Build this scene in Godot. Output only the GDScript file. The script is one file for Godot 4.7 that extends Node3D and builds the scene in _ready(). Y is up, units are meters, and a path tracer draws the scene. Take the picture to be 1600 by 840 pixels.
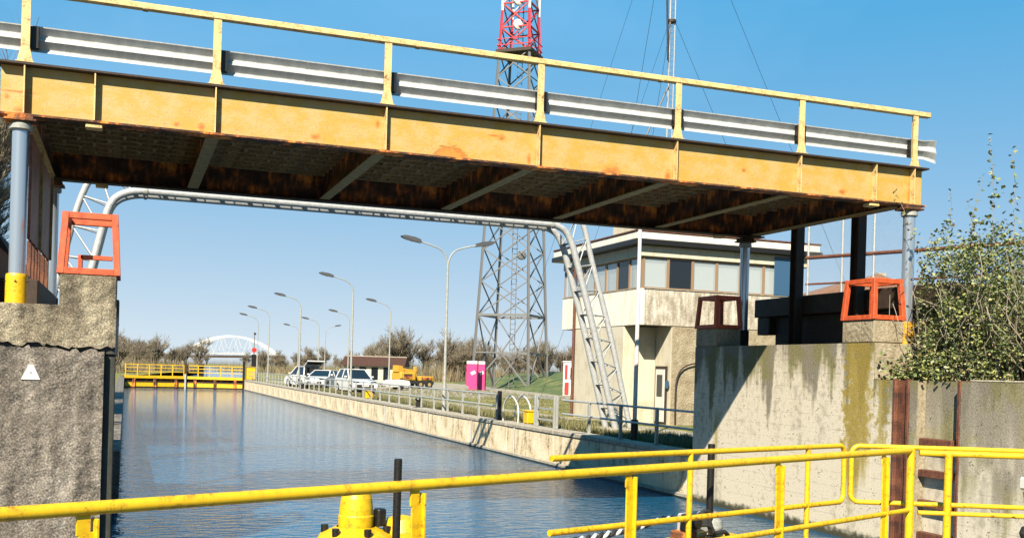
extends Node3D
# A lift bridge over a canal lock, seen from the lock's near mitre gate. x: across the canal, -z: along it, y up; water at y = 0.

const EYE := 2.85
const QUAY := 1.1
const WALL_X := 12.4
var M := {}
var taken := {}
var rng := RandomNumberGenerator.new()


# ---------------------------------------------------------------- mesh building
class Shape:
	var v := PackedVector3Array()
	var n := PackedVector3Array()
	var t := PackedVector2Array()
	var c := PackedColorArray()
	var i := PackedInt32Array()
	var col := Color(1, 1, 1)
	var colored := false

	func vert(p: Vector3, nn: Vector3, uv := Vector2.ZERO) -> int:
		v.append(p); n.append(nn); t.append(uv); c.append(col)
		return v.size() - 1

	# a flat convex face, turned to look along out
	func face(p: Array, out: Vector3) -> void:
		var nn: Vector3 = (p[1] - p[0]).cross(p[2] - p[0])
		if nn.length_squared() < 1e-18 and p.size() > 3:
			nn = (p[2] - p[0]).cross(p[3] - p[0])
		nn = nn.normalized()
		var keep := nn.dot(out) < 0.0
		if keep:
			nn = -nn
		var a := nn.abs()
		var k := v.size()
		for q: Vector3 in p:
			var uv := Vector2(q.x, -q.y)
			if a.x > a.y and a.x > a.z:
				uv = Vector2(q.z, -q.y)
			elif a.y > a.z:
				uv = Vector2(q.x, q.z)
			vert(q, nn, uv)
		for j in range(1, p.size() - 1):
			if keep:
				i.append_array([k, k + j, k + j + 1])
			else:
				i.append_array([k, k + j + 1, k + j])

	func box(at: Vector3, size: Vector3, b := Basis(), ch := 0.0) -> void:
		var h := size * 0.5
		if ch <= 0.0:
			for ax in 3:
				for s in [-1.0, 1.0]:
					var o := Vector3.ZERO
					o[ax] = s * h[ax]
					var u := Vector3.ZERO
					u[(ax + 1) % 3] = h[(ax + 1) % 3]
					var w := Vector3.ZERO
					w[(ax + 2) % 3] = h[(ax + 2) % 3]
					face([at + b * (o - u - w), at + b * (o + u - w), at + b * (o + u + w), at + b * (o - u + w)], b * o)
			return
		ch = minf(ch, minf(h.x, minf(h.y, h.z)) * 0.9)
		for ax in 3:
			var a1 := (ax + 1) % 3
			var a2 := (ax + 2) % 3
			for s in [-1.0, 1.0]:
				var o := Vector3.ZERO
				o[ax] = s * h[ax]
				var u := Vector3.ZERO
				u[a1] = h[a1] - ch
				var w := Vector3.ZERO
				w[a2] = h[a2] - ch
				face([at + b * (o - u - w), at + b * (o + u - w), at + b * (o + u + w), at + b * (o - u + w)], b * o)
			for s1 in [-1.0, 1.0]:
				for s2 in [-1.0, 1.0]:
					var e := Vector3.ZERO
					e[ax] = h[ax] - ch
					var p1 := Vector3.ZERO
					p1[a1] = s1 * h[a1]
					p1[a2] = s2 * (h[a2] - ch)
					var p2 := Vector3.ZERO
					p2[a1] = s1 * (h[a1] - ch)
					p2[a2] = s2 * h[a2]
					face([at + b * (p1 - e), at + b * (p1 + e), at + b * (p2 + e), at + b * (p2 - e)], b * (p1 + p2))
		for sx in [-1.0, 1.0]:
			for sy in [-1.0, 1.0]:
				for sz in [-1.0, 1.0]:
					var q := Vector3(sx * h.x, sy * h.y, sz * h.z)
					var r := Vector3(sx * (h.x - ch), sy * (h.y - ch), sz * (h.z - ch))
					face([at + b * Vector3(q.x, r.y, r.z), at + b * Vector3(r.x, q.y, r.z), at + b * Vector3(r.x, r.y, q.z)], b * q)

	# lo, hi corners
	func block(lo: Vector3, hi: Vector3, ch := 0.0) -> void:
		box((lo + hi) * 0.5, (hi - lo).abs(), Basis(), ch)

	# a rectangular bar from a to b: w across, h along up
	func bar(a: Vector3, b: Vector3, w: float, h: float, up := Vector3.UP, ch := 0.0) -> void:
		var d := b - a
		var z := d.normalized()
		if absf(z.dot(up)) > 0.99:
			up = Vector3.RIGHT
		var x := up.cross(z).normalized()
		var y := z.cross(x)
		box((a + b) * 0.5, Vector3(w, h, d.length()), Basis(x, y, z), ch)

	func tube(a: Vector3, b: Vector3, r0: float, r1 := -1.0, seg := 8, caps := true) -> void:
		if r1 < 0.0:
			r1 = r0
		path([a, b], [r0, r1], seg, caps)

	func path(p: Array, r: Array, seg := 8, caps := true) -> void:
		var side := Vector3.ZERO
		var first := v.size()
		for k in p.size():
			var d: Vector3 = (p[mini(k + 1, p.size() - 1)] - p[maxi(k - 1, 0)]).normalized()
			if side == Vector3.ZERO:
				side = d.cross(Vector3.UP if absf(d.y) < 0.95 else Vector3.RIGHT).normalized()
			else:
				side = (side - d * side.dot(d)).normalized()
			var up := d.cross(side)
			var rad: float = r[mini(k, r.size() - 1)]
			for s in seg:
				var an := TAU * s / seg
				var o := side * cos(an) + up * sin(an)
				vert(p[k] + o * rad, o, Vector2(float(s) / seg, k))
		for k in p.size() - 1:
			for s in seg:
				var a := first + k * seg + s
				var b := first + k * seg + (s + 1) % seg
				i.append_array([a, a + seg, b, b, a + seg, b + seg])
		if caps:
			for e in [0, p.size() - 1]:
				var ring := []
				for s in seg:
					ring.append(v[first + e * seg + s])
				var q: Vector3 = p[e] - p[1 if e == 0 else e - 1]
				face(ring, q)

	# profile of (radius, height) turned about the y axis through at
	func lathe(at: Vector3, prof: Array, seg := 16) -> void:
		for k in prof.size() - 1:
			var a: Vector2 = prof[k]
			var b: Vector2 = prof[k + 1]
			if a.distance_to(b) < 1e-6:
				continue
			var first := v.size()
			var sl := Vector2(b.y - a.y, a.x - b.x).normalized()
			for q: Vector2 in [a, b]:
				for s in seg:
					var an := TAU * s / seg
					vert(at + Vector3(cos(an) * q.x, q.y, sin(an) * q.x), Vector3(cos(an) * sl.x, sl.y, sin(an) * sl.x))
			for s in seg:
				var e := first + s
				var f := first + (s + 1) % seg
				i.append_array([e, f, e + seg, f, f + seg, e + seg])

	# polygon (x, y) pushed along depth: at + b * (x, y, +-depth / 2)
	func prism(poly: PackedVector2Array, depth: float, at: Vector3, b := Basis()) -> void:
		var tri := Geometry2D.triangulate_polygon(poly)
		for s in [-0.5, 0.5]:
			var off := Vector3(0, 0, depth * s)
			for k in range(0, tri.size(), 3):
				var q := []
				for m in 3:
					var w := poly[tri[k + m]]
					q.append(at + b * (Vector3(w.x, w.y, 0) + off))
				face(q, b * off)
		var cw := Geometry2D.is_polygon_clockwise(poly)
		for k in poly.size():
			var p := poly[k]
			var q := poly[(k + 1) % poly.size()]
			var e := q - p
			var o := Vector3(-e.y, e.x, 0) if cw else Vector3(e.y, -e.x, 0)
			var hz := Vector3(0, 0, depth * 0.5)
			var p3 := Vector3(p.x, p.y, 0)
			var q3 := Vector3(q.x, q.y, 0)
			face([at + b * (p3 - hz), at + b * (q3 - hz), at + b * (q3 + hz), at + b * (p3 + hz)], b * o)

	# texture coordinates from position: u runs over axis au from u0 to u1, v downward over av from v1 to v0
	func map_uv(au: int, u0: float, u1: float, av: int, v0: float, v1: float) -> void:
		for k in v.size():
			t[k] = Vector2((v[k][au] - u0) / (u1 - u0), 1.0 - (v[k][av] - v0) / (v1 - v0))

	func mesh() -> ArrayMesh:
		var a := []
		a.resize(Mesh.ARRAY_MAX)
		a[Mesh.ARRAY_VERTEX] = v
		a[Mesh.ARRAY_NORMAL] = n
		a[Mesh.ARRAY_TEX_UV] = t
		if colored:
			a[Mesh.ARRAY_COLOR] = c
		a[Mesh.ARRAY_INDEX] = i
		var m := ArrayMesh.new()
		m.add_surface_from_arrays(Mesh.PRIMITIVE_TRIANGLES, a)
		return m


func numbered(called: String) -> String:
	var k: int = taken.get(called, 0)
	taken[called] = k + 1
	return called if k == 0 else "%s_%03d" % [called, k]


func thing(called: String, label: String, category: String, at := Vector3.ZERO, group := "", turn := 0.0) -> Node3D:
	var o := Node3D.new()
	o.name = numbered(called)
	add_child(o)
	o.position = at
	o.rotation.y = turn
	tag(o, label, category, group)
	return o


func tag(o: Node3D, label: String, category := "", group := "", kind := "") -> void:
	if label: o.set_meta("label", label)
	if category: o.set_meta("category", category)
	if group: o.set_meta("group", group)
	if kind: o.set_meta("kind", kind)


func part(called: String, s: Shape, m: Material, parent: Node3D) -> MeshInstance3D:
	return inst(called, s.mesh(), m, parent)


func inst(called: String, mesh: Mesh, m: Material, parent: Node3D, at := Vector3.ZERO) -> MeshInstance3D:
	var o := MeshInstance3D.new()
	o.name = called
	o.mesh = mesh
	o.material_override = m
	parent.add_child(o, true)
	o.position = at
	return o


func structure(called: String, s: Shape, m: Material, label := "") -> MeshInstance3D:
	var o := part(numbered(called), s, m, self)
	o.set_meta("kind", "structure")
	if label: o.set_meta("label", label)
	return o


func copy(o: Node3D, called: String, label: String, at: Vector3, turn := 0.0, scl := Vector3.ONE) -> Node3D:
	var d: Node3D = o.duplicate()
	d.name = numbered(called)
	add_child(d)
	d.position = at
	d.rotation.y = turn
	d.scale = scl
	d.set_meta("label", label)
	return d


# ---------------------------------------------------------------- textures
func field(w: int, h: int, freq: float, sd: int, oct := 4, kind := FastNoiseLite.TYPE_SIMPLEX_SMOOTH, sx := 1.0) -> PackedByteArray:
	var f := FastNoiseLite.new()
	f.noise_type = kind
	f.seed = sd
	f.frequency = freq
	f.fractal_octaves = oct
	if sx == 1.0:
		return f.get_seamless_image(w, h).get_data()
	var im := f.get_seamless_image(maxi(16, int(w / sx)) if sx > 1.0 else w, h if sx > 1.0 else maxi(16, int(h * sx)))
	im.resize(w, h, Image.INTERPOLATE_CUBIC)
	return im.get_data()


func smooth(a: float, b: float, x: float) -> float:
	return smoothstep(a, b, x)


func tex_of(w: int, h: int, data: PackedByteArray) -> ImageTexture:
	var im := Image.create_from_data(w, h, false, Image.FORMAT_RGB8, data)
	im.generate_mipmaps()
	return ImageTexture.create_from_image(im)


# stops: [[value, Color], ...] in sRGB; value = weighted sum of noise fields in 0..1
func ramp_tex(w: int, h: int, fields: Array, weights: Array, stops: Array, contrast := 1.0) -> ImageTexture:
	var lut := []
	for k in 256:
		var x := clampf((k / 255.0 - 0.5) * contrast + 0.5, 0.0, 1.0)
		var cc: Color = stops[0][1]
		for j in stops.size() - 1:
			if x >= stops[j][0]:
				cc = stops[j][1].lerp(stops[j + 1][1], clampf((x - stops[j][0]) / (stops[j + 1][0] - stops[j][0]), 0, 1))
		lut.append([int(cc.r * 255), int(cc.g * 255), int(cc.b * 255)])
	var d := PackedByteArray()
	d.resize(w * h * 3)
	var nf := fields.size()
	for k in w * h:
		var s := 0.0
		for j in nf:
			s += fields[j][k] * weights[j]
		var q: Array = lut[clampi(int(s), 0, 255)]
		d[k * 3] = q[0]
		d[k * 3 + 1] = q[1]
		d[k * 3 + 2] = q[2]
	return tex_of(w, h, d)


func rgb(r: int, g: int, b: int) -> Color:
	return Color(r / 255.0, g / 255.0, b / 255.0) * 0.765


func grey_tex(w: int, h: int, fields: Array, weights: Array) -> ImageTexture:
	return ramp_tex(w, h, fields, weights, [[0.0, Color.BLACK], [1.0, Color.WHITE]])


func bump(w: int, h: int, freq: float, sd: int, strength: float, oct := 4) -> ImageTexture:
	var f := FastNoiseLite.new()
	f.seed = sd
	f.frequency = freq
	f.fractal_octaves = oct
	var im := f.get_seamless_image(w, h)
	im.convert(Image.FORMAT_RGBA8)
	im.bump_map_to_normal_map(strength)
	im.generate_mipmaps()
	return ImageTexture.create_from_image(im)


func mat(color: Color, rough := 0.7, metal := 0.0, tex: Texture2D = null, period := 1.0, normal: Texture2D = null, nscale := 1.0) -> StandardMaterial3D:
	var m := StandardMaterial3D.new()
	m.albedo_color = color
	m.roughness = rough
	m.metallic = metal
	if tex:
		m.albedo_texture = tex
	if tex or normal:
		m.uv1_triplanar = true
		m.uv1_world_triplanar = true
		m.uv1_scale = Vector3.ONE / period
	if normal:
		m.normal_enabled = true
		m.normal_texture = normal
		m.normal_scale = nscale
	return m


func make_materials() -> void:
	var n1 := field(512, 512, 0.008, 1)
	var n2 := field(512, 512, 0.05, 2, 5)
	var n3 := field(512, 512, 0.3, 3, 2)
	var n4 := field(512, 512, 0.03, 4, 4, FastNoiseLite.TYPE_SIMPLEX_SMOOTH, 1.0 / 6.0)   # drawn out upright
	var white := Color.WHITE
	var fine := bump(512, 512, 0.12, 11, 6.0)
	var coarse := bump(512, 512, 0.03, 12, 5.0, 5)
	M.fine = fine
	# concrete
	var t := ramp_tex(512, 512, [n1, n2, n3, n4], [0.08, 0.14, 0.48, 0.3], [[0.0, rgb(70, 63, 55)], [0.35, rgb(118, 109, 97)], [0.55, rgb(152, 142, 128)], [0.75, rgb(186, 177, 162)], [1.0, rgb(222, 216, 204)]], 1.8)
	M.rough_concrete = mat(Color(0.86, 0.86, 0.87), 0.95, 0.0, t, 4.6, coarse, 1.0)
	M.mossy_concrete = mat(Color(0.93, 0.92, 0.86), 0.95, 0.0, t, 3.9, coarse, 1.0)
	t = ramp_tex(512, 512, [n1, n2, n3, n4], [0.3, 0.25, 0.15, 0.3], [[0.0, rgb(110, 98, 74)], [0.25, rgb(176, 160, 128)], [0.45, rgb(208, 195, 166)], [0.75, rgb(222, 211, 186)], [1.0, rgb(234, 227, 208)]], 1.8)
	M.quay = mat(Color(1.14, 1.12, 1.1), 0.9, 0.0, t, 3.7, fine, 0.4)
	t = ramp_tex(512, 512, [n1, n2, n3], [0.4, 0.35, 0.25], [[0.0, rgb(138, 130, 114)], [0.5, rgb(190, 181, 164)], [1.0, rgb(216, 210, 196)]], 1.9)
	M.coping = mat(white, 0.9, 0.0, t, 1.6, fine, 0.8)
	t = ramp_tex(512, 512, [n1, n2, n4], [0.3, 0.3, 0.4], [[0.0, rgb(20, 24, 17)], [0.5, rgb(38, 40, 30)], [1.0, rgb(66, 64, 50)]], 1.8)
	M.algae = mat(white, 0.6, 0.0, t, 1.3)
	t = ramp_tex(512, 512, [n1, n2, n4], [0.35, 0.25, 0.4], [[0.0, rgb(186, 174, 146)], [0.45, rgb(216, 208, 186)], [1.0, rgb(226, 220, 202)]], 1.1)
	M.plaster = mat(white, 0.9, 0.0, t, 4.3)
	M.white_wall = mat(Color(1.15, 1.17, 1.22), 0.9, 0.0, t, 5.1)
	t = ramp_tex(512, 512, [n1, n2, n3, n4], [0.2, 0.2, 0.2, 0.4], [[0.0, rgb(128, 116, 98)], [0.4, rgb(176, 166, 148)], [0.65, rgb(208, 202, 188)], [1.0, rgb(230, 228, 220)]], 1.7)
	M.streaked = mat(white, 0.9, 0.0, t, 3.3, fine, 0.2)
	t = ramp_tex(512, 512, [n1, n2, n3], [0.3, 0.4, 0.3], [[0.0, rgb(116, 102, 78)], [0.5, rgb(166, 153, 126)], [1.0, rgb(198, 188, 166)]], 1.5)
	M.old_stone = mat(white, 0.95, 0.0, t, 1.9, coarse, 0.8)
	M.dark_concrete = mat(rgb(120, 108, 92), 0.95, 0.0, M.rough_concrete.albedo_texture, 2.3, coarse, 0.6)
	# ground
	t = ramp_tex(512, 512, [n1, n2, n3], [0.45, 0.3, 0.25], [[0.0, rgb(52, 62, 26)], [0.35, rgb(88, 98, 40)], [0.55, rgb(122, 116, 58)], [0.8, rgb(150, 136, 84)], [1.0, rgb(168, 152, 104)]], 2.2)
	M.grass = mat(Color(1.18, 1.16, 1.05), 1.0, 0.0, t, 9.0, coarse, 1.0)
	t = ramp_tex(512, 512, [n1, n2, n3], [0.45, 0.3, 0.25], [[0.0, rgb(44, 62, 24)], [0.45, rgb(80, 104, 42)], [0.7, rgb(112, 116, 60)], [1.0, rgb(146, 128, 86)]], 2.2)
	M.green_grass = mat(white, 1.0, 0.0, t, 7.0, coarse, 1.0)
	t = ramp_tex(512, 512, [n1, n2, n3], [0.35, 0.3, 0.35], [[0.0, rgb(140, 130, 110)], [0.5, rgb(178, 168, 146)], [1.0, rgb(204, 196, 178)]], 1.6)
	M.gravel = mat(white, 1.0, 0.0, t, 3.0, fine, 0.8)
	t = ramp_tex(512, 512, [n1, n2, n3], [0.35, 0.25, 0.4], [[0.0, rgb(52, 52, 52)], [1.0, rgb(104, 102, 98)]], 1.6)
	M.asphalt = mat(white, 0.95, 0.0, t, 2.0, fine, 0.8)
	# metal and paint
	t = ramp_tex(512, 512, [n1, n2, n4], [0.5, 0.12, 0.38], [[0.0, rgb(34, 20, 11)], [0.35, rgb(66, 40, 22)], [0.55, rgb(112, 64, 28)], [0.72, rgb(170, 98, 36)], [1.0, rgb(206, 136, 60)]], 2.0)
	M.rust = mat(Color(1.3, 1.25, 1.2), 0.85, 0.0, t, 2.6, fine, 0.4)
	t = ramp_tex(512, 512, [n1, n2, n4], [0.3, 0.4, 0.3], [[0.0, rgb(66, 36, 24)], [0.5, rgb(116, 66, 44)], [1.0, rgb(150, 96, 66)]], 1.9)
	M.brown_steel = mat(white, 0.75, 0.1, t, 1.1, fine, 0.4)
	M.brown_panel = mat(Color(1.25, 1.2, 1.15), 0.6, 0.0, t, 2.3)
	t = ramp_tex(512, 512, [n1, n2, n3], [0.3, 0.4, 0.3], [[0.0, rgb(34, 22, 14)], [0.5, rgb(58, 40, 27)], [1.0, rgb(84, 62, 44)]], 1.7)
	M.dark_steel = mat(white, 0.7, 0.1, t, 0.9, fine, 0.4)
	t = ramp_tex(512, 512, [n1, n2, n3], [0.3, 0.45, 0.25], [[0.0, rgb(92, 84, 62)], [0.5, rgb(140, 130, 104)], [1.0, rgb(176, 168, 140)]], 1.8)
	M.dusty_steel = mat(Color(1.3, 1.2, 1.0), 0.8, 0.0, t, 0.8, fine, 0.4)
	M.grate = mat(Color(1.25, 1.1, 0.92), 0.85, 0.0, t, 2.0)
	t = ramp_tex(512, 512, [n1, n2, n3], [0.3, 0.4, 0.3], [[0.0, rgb(140, 142, 142)], [0.5, rgb(178, 180, 180)], [1.0, rgb(208, 210, 210)]], 1.5)
	M.galvanised = mat(Color(1.1, 1.1, 1.1), 0.42, 0.15, t, 0.6)
	M.grey_paint = mat(Color(0.96, 0.96, 0.93), 0.55, 0.0, t, 0.9)
	M.lattice = mat(rgb(150, 150, 148), 0.55, 0.3)
	M.guard = mat(Color(1.15, 1.15, 1.15), 0.45, 0.0, t, 0.8)
	M.column = mat(rgb(210, 222, 234), 0.22, 0.7)
	t = ramp_tex(512, 512, [n1, n2, n3], [0.25, 0.45, 0.3], [[0.0, rgb(110, 62, 22)], [0.16, rgb(222, 164, 14)], [0.27, rgb(236, 188, 8)], [0.7, rgb(244, 200, 10)], [1.0, rgb(246, 206, 30)]], 2.1)
	M.yellow = mat(white, 0.45, 0.0, t, 1.3)
	t = ramp_tex(512, 512, [n1, n2, n3], [0.2, 0.5, 0.3], [[0.0, rgb(96, 50, 20)], [0.4, rgb(150, 84, 24)], [0.5, rgb(240, 190, 10)], [1.0, rgb(250, 206, 14)]], 1.9)
	M.rusty_yellow = mat(white, 0.6, 0.0, t, 0.5)
	t = ramp_tex(512, 512, [n1, n2, n3], [0.4, 0.35, 0.25], [[0.0, rgb(120, 78, 44)], [0.2, rgb(204, 166, 108)], [0.36, rgb(228, 196, 130)], [0.7, rgb(236, 208, 144)], [1.0, rgb(242, 218, 164)]], 1.9)
	M.old_yellow = mat(white, 0.6, 0.0, t, 1.3)
	t = ramp_tex(512, 512, [n1, n2, n3], [0.4, 0.35, 0.25], [[0.0, rgb(110, 50, 26)], [0.25, rgb(196, 78, 34)], [0.6, rgb(220, 92, 42)], [1.0, rgb(230, 120, 70)]], 1.7)
	M.orange = mat(white, 0.55, 0.0, t, 0.7)
	t = ramp_tex(512, 512, [n2, n3], [0.6, 0.4], [[0.0, rgb(14, 13, 12)], [1.0, rgb(58, 54, 50)]], 1.4)
	M.black_steel = mat(white, 0.4, 0.3, t, 0.5)
	M.rubber = mat(rgb(26, 26, 27), 0.8)
	M.dark_glass = mat(rgb(30, 36, 42), 0.06)
	M.window_frame = mat(rgb(150, 122, 92), 0.6)
	M.blind = mat(rgb(150, 150, 146), 0.8)
	var g := mat(Color(0.75, 0.8, 0.82, 0.22), 0.03)
	g.transparency = BaseMaterial3D.TRANSPARENCY_ALPHA
	M.glass = g
	M.white_paint = mat(rgb(226, 226, 222), 0.35)
	M.car_white = mat(rgb(232, 234, 236), 0.25)
	M.car_white.clearcoat_enabled = true
	M.red_paint = mat(rgb(206, 40, 32), 0.5)
	M.pink = mat(rgb(226, 48, 132), 0.6)
	M.blue_panel = mat(rgb(52, 92, 128), 0.5)
	t = ramp_tex(512, 512, [n1, n2, n4], [0.3, 0.4, 0.3], [[0.0, rgb(96, 62, 42)], [0.5, rgb(146, 100, 72)], [1.0, rgb(176, 134, 104)]], 1.8)
	M.roof_tile = mat(white, 0.9, 0.0, t, 1.0)
	M.wood = mat(rgb(110, 78, 52), 0.9, 0.0, t, 1.5)
	M.mast_red = mat(rgb(204, 52, 62), 0.6)
	M.tower_white = mat(rgb(226, 224, 222), 0.6)
	M.machine_yellow = mat(rgb(214, 164, 44), 0.6)
	M.lamp_head = mat(rgb(78, 80, 84), 0.5)
	M.shed_roof = mat(rgb(190, 160, 128), 0.9, 0.0, t, 1.7)
	M.tower_grey = mat(rgb(124, 124, 124), 0.6, 0.2)
	# bark and leaves take their colour from the vertices
	var b := mat(Color(0.92, 0.92, 0.92), 0.95)
	b.vertex_color_use_as_albedo = true
	M.bark = b
	var lf := mat(Color(0.9, 0.9, 0.9), 0.6)
	lf.vertex_color_use_as_albedo = true
	lf.cull_mode = BaseMaterial3D.CULL_DISABLED
	lf.backlight_enabled = true
	lf.backlight = Color(0.12, 0.16, 0.04)
	M.leaf = lf
	# water: long low ripples and short ones on top
	var f1 := FastNoiseLite.new()
	f1.seed = 5; f1.frequency = 0.02; f1.fractal_octaves = 5; f1.fractal_gain = 0.55
	var wi := f1.get_seamless_image(512, 1024)
	wi.resize(1024, 1024, Image.INTERPOLATE_CUBIC)
	wi.convert(Image.FORMAT_RGBA8)
	wi.bump_map_to_normal_map(3.2)
	wi.generate_mipmaps()
	var w := mat(Color8(12, 66, 98), 0.04, 0.0, null, 6.0, ImageTexture.create_from_image(wi), 1.0)
	w.metallic_specular = 0.6
	M.water = w
	M.wall_right = wall_right_material(n1, n2, n3, n4)
	M.girder = girder_material(n1, n2, n3)


# the lock wall at x = 12.4: z from -22 to -6, y from -0.6 to 4.2 (weather stains where the photograph shows them)
func wall_right_material(n1: PackedByteArray, n2: PackedByteArray, n3: PackedByteArray, n4: PackedByteArray) -> StandardMaterial3D:
	var w := 1536
	var h := 460
	var d := PackedByteArray()
	d.resize(w * h * 3)
	var st := field(w, h, 0.02, 31, 4, FastNoiseLite.TYPE_SIMPLEX_SMOOTH, 1.0 / 12.0)
	var cream := Vector3(236, 226, 204)
	var grey := Vector3(150, 141, 122)
	var moss := Vector3(122, 116, 72)
	var olive := Vector3(150, 128, 42)
	var dark := Vector3(84, 76, 60)
	for y in h:
		var wy := 4.2 - 4.8 * (y + 0.5) / h
		var board := absf(fposmod(wy, 0.26) - 0.13) < 0.006
		for x in w:
			var wz := -22.0 + 16.0 * (x + 0.5) / w
			var k := (y % 512) * 512 + (x % 512)
			var a: float = n1[k] / 255.0
			var b: float = n2[k] / 255.0
			var f: float = n3[k] / 255.0
			var s: float = st[y * w + x] / 255.0
			var c := cream.lerp(grey, smooth(0.5, 0.85, 0.5 * b + 0.5 * s) * 0.5)
			c *= 0.94 + 0.2 * (f - 0.5)
			if board and b > 0.4:
				c *= 0.86
			# weathered dark and mossy at the top of the pier, runs below it
			var top := 3.55 if wz < -15.2 else 2.9
			var run := top - wy + (s - 0.5) * 2.6 + (b - 0.5) * 0.5
			var m := 1.0 - smooth(0.2, 1.05, run)
			if wz > -14.6:
				m = maxf(m, 0.8 * (1.0 - smooth(0.7, 2.3, run)))
			c = c.lerp((grey * 0.86).lerp(moss, smooth(0.35, 0.65, a)) * (0.66 + 0.6 * f), m * 0.92)
			# olive stain beneath the raised block
			var o := smooth(0.42, 0.25, absf(wz + 15.62 + (b - 0.5) * 0.4)) * smooth(0.8, 1.7, wy + (s - 0.5) * 1.6) * smooth(0.28, 0.5, 0.5 * b + 0.5 * f + 0.1)
			o = maxf(o, 0.7 * smooth(0.16, 0.06, absf(wz + 14.95 + (b - 0.5) * 0.3)) * smooth(1.4, 2.0, wy))
			o = maxf(o, 0.55 * smooth(0.1, 0.04, absf(wz + 20.4 + (b - 0.5) * 0.1)) * smooth(0.9, 1.1, wy) * smooth(2.2, 1.9, wy))
			c = c.lerp(olive * (0.75 + 0.5 * f), o * 0.85)
			# holes and cracks
			if b < 0.26 and f < 0.36:
				c = c.lerp(dark, 0.8)
			# wet algae at the water
			c = c.lerp(Vector3(58, 58, 38) * (0.7 + 0.6 * f), smooth(0.2, 0.05, wy + (b - 0.5) * 0.14))
			var q := (y * w + x) * 3
			d[q] = clampi(int(c.x * 0.765), 0, 255)
			d[q + 1] = clampi(int(c.y * 0.765), 0, 255)
			d[q + 2] = clampi(int(c.z * 0.765), 0, 255)
	var m2 := StandardMaterial3D.new()
	m2.albedo_texture = tex_of(w, h, d)
	m2.roughness = 0.92
	return m2


# the girder's web: x from -1.8 to 14.1, y from 6.1 to 6.9; old cream-yellow paint with yellow patches and rust marks
func girder_material(n1: PackedByteArray, n2: PackedByteArray, n3: PackedByteArray) -> StandardMaterial3D:
	var w := 2000
	var h := 100
	var d := PackedByteArray()
	d.resize(w * h * 3)
	var base := Vector3(208, 176, 100)
	var warm := Vector3(206, 164, 54)
	var pale := Vector3(212, 184, 126)
	var rust := Vector3(168, 92, 30)
	var spots := [[4.72, 6.2, 0.24, 0.16, 2], [5.45, 6.62, 0.12, 0.025, 1], [5.58, 6.6, 0.06, 0.06, 1], [7.55, 6.22, 0.22, 0.13, 1], [8.6, 6.25, 0.07, 0.14, 1], [6.06, 6.3, 0.04, 0.12, 1], [0.95, 6.28, 0.06, 0.07, 1], [0.6, 6.27, 0.05, 0.04, 1],
		[-1.5, 6.5, 0.3, 0.02, 1], [-1.62, 6.42, 0.04, 0.05, 1], [-1.45, 6.25, 0.1, 0.05, 1], [13.75, 6.4, 0.1, 0.3, 1], [2.6, 6.3, 0.08, 0.05, 1], [12.2, 6.3, 0.1, 0.06, 1], [10.1, 6.5, 0.05, 0.05, 1], [3.55, 6.6, 0.04, 0.08, 1]]
	for y in h:
		var wy := 6.9 - 0.8 * (y + 0.5) / h
		for x in w:
			var wx := -1.8 + 15.9 * (x + 0.5) / w
			var k := ((y * 3) % 512) * 512 + ((x * 2) % 512)
			var k2 := ((y * 5 + 90) % 512) * 512 + ((x + 77) % 512)
			var a: float = n1[k] / 255.0
			var b: float = n2[k2] / 255.0
			var f: float = n3[k] / 255.0
			var c := base.lerp(warm, smooth(0.42, 0.68, 0.5 * a + 0.5 * b) * 0.75)
			c = c.lerp(pale, smooth(0.5, 0.72, 1.0 - 0.6 * b - 0.4 * a) * 0.7)
			c *= 0.96 + 0.1 * (f - 0.5)
			for s in spots:
				var dx: float = (wx - s[0]) / s[2]
				if absf(dx) > 1.6:
					continue
				var r := Vector2(dx, (wy - s[1]) / s[3]).length() + (b - 0.5) * 0.9
				if s[4] == 2:
					c = c.lerp(Vector3(214, 132, 34), 0.75 * smooth(1.15, 0.95, r))
					c = c.lerp(rust, 0.55 * smooth(0.2, 0.05, absf(r - 1.0)))
				else:
					c = c.lerp(Vector3(206, 128, 44), 0.7 * smooth(1.1, 0.6, r))
					c = c.lerp(rust, 0.6 * smooth(0.6, 0.2, r))
			for px in POSTS:
				var dx: float = absf(wx - px - 0.03)
				if dx < 0.09:
					c = c.lerp(rust, 0.5 * smooth(0.09, 0.02, dx) * smooth(0.5, 0.7, b * 0.6 + a * 0.4 + 0.2 * smooth(6.6, 6.2, wy)))
			if b < 0.3 and f < 0.4:
				c = c.lerp(rust, 0.6)
			if wy < 6.19 + (b - 0.4) * 0.06:
				c = c.lerp(rust * 0.7, 0.75)
			var q := (y * w + x) * 3
			d[q] = clampi(int(c.x * 0.765), 0, 255)
			d[q + 1] = clampi(int(c.y * 0.765), 0, 255)
			d[q + 2] = clampi(int(c.z * 0.765), 0, 255)
	var m := StandardMaterial3D.new()
	m.albedo_texture = tex_of(w, h, d)
	m.roughness = 0.6
	return m


# moves a thing's origin to its base without moving what it shows
func settle(o: Node3D, base: Vector3) -> void:
	o.position = base
	for k in o.get_children():
		k.position -= base


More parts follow.
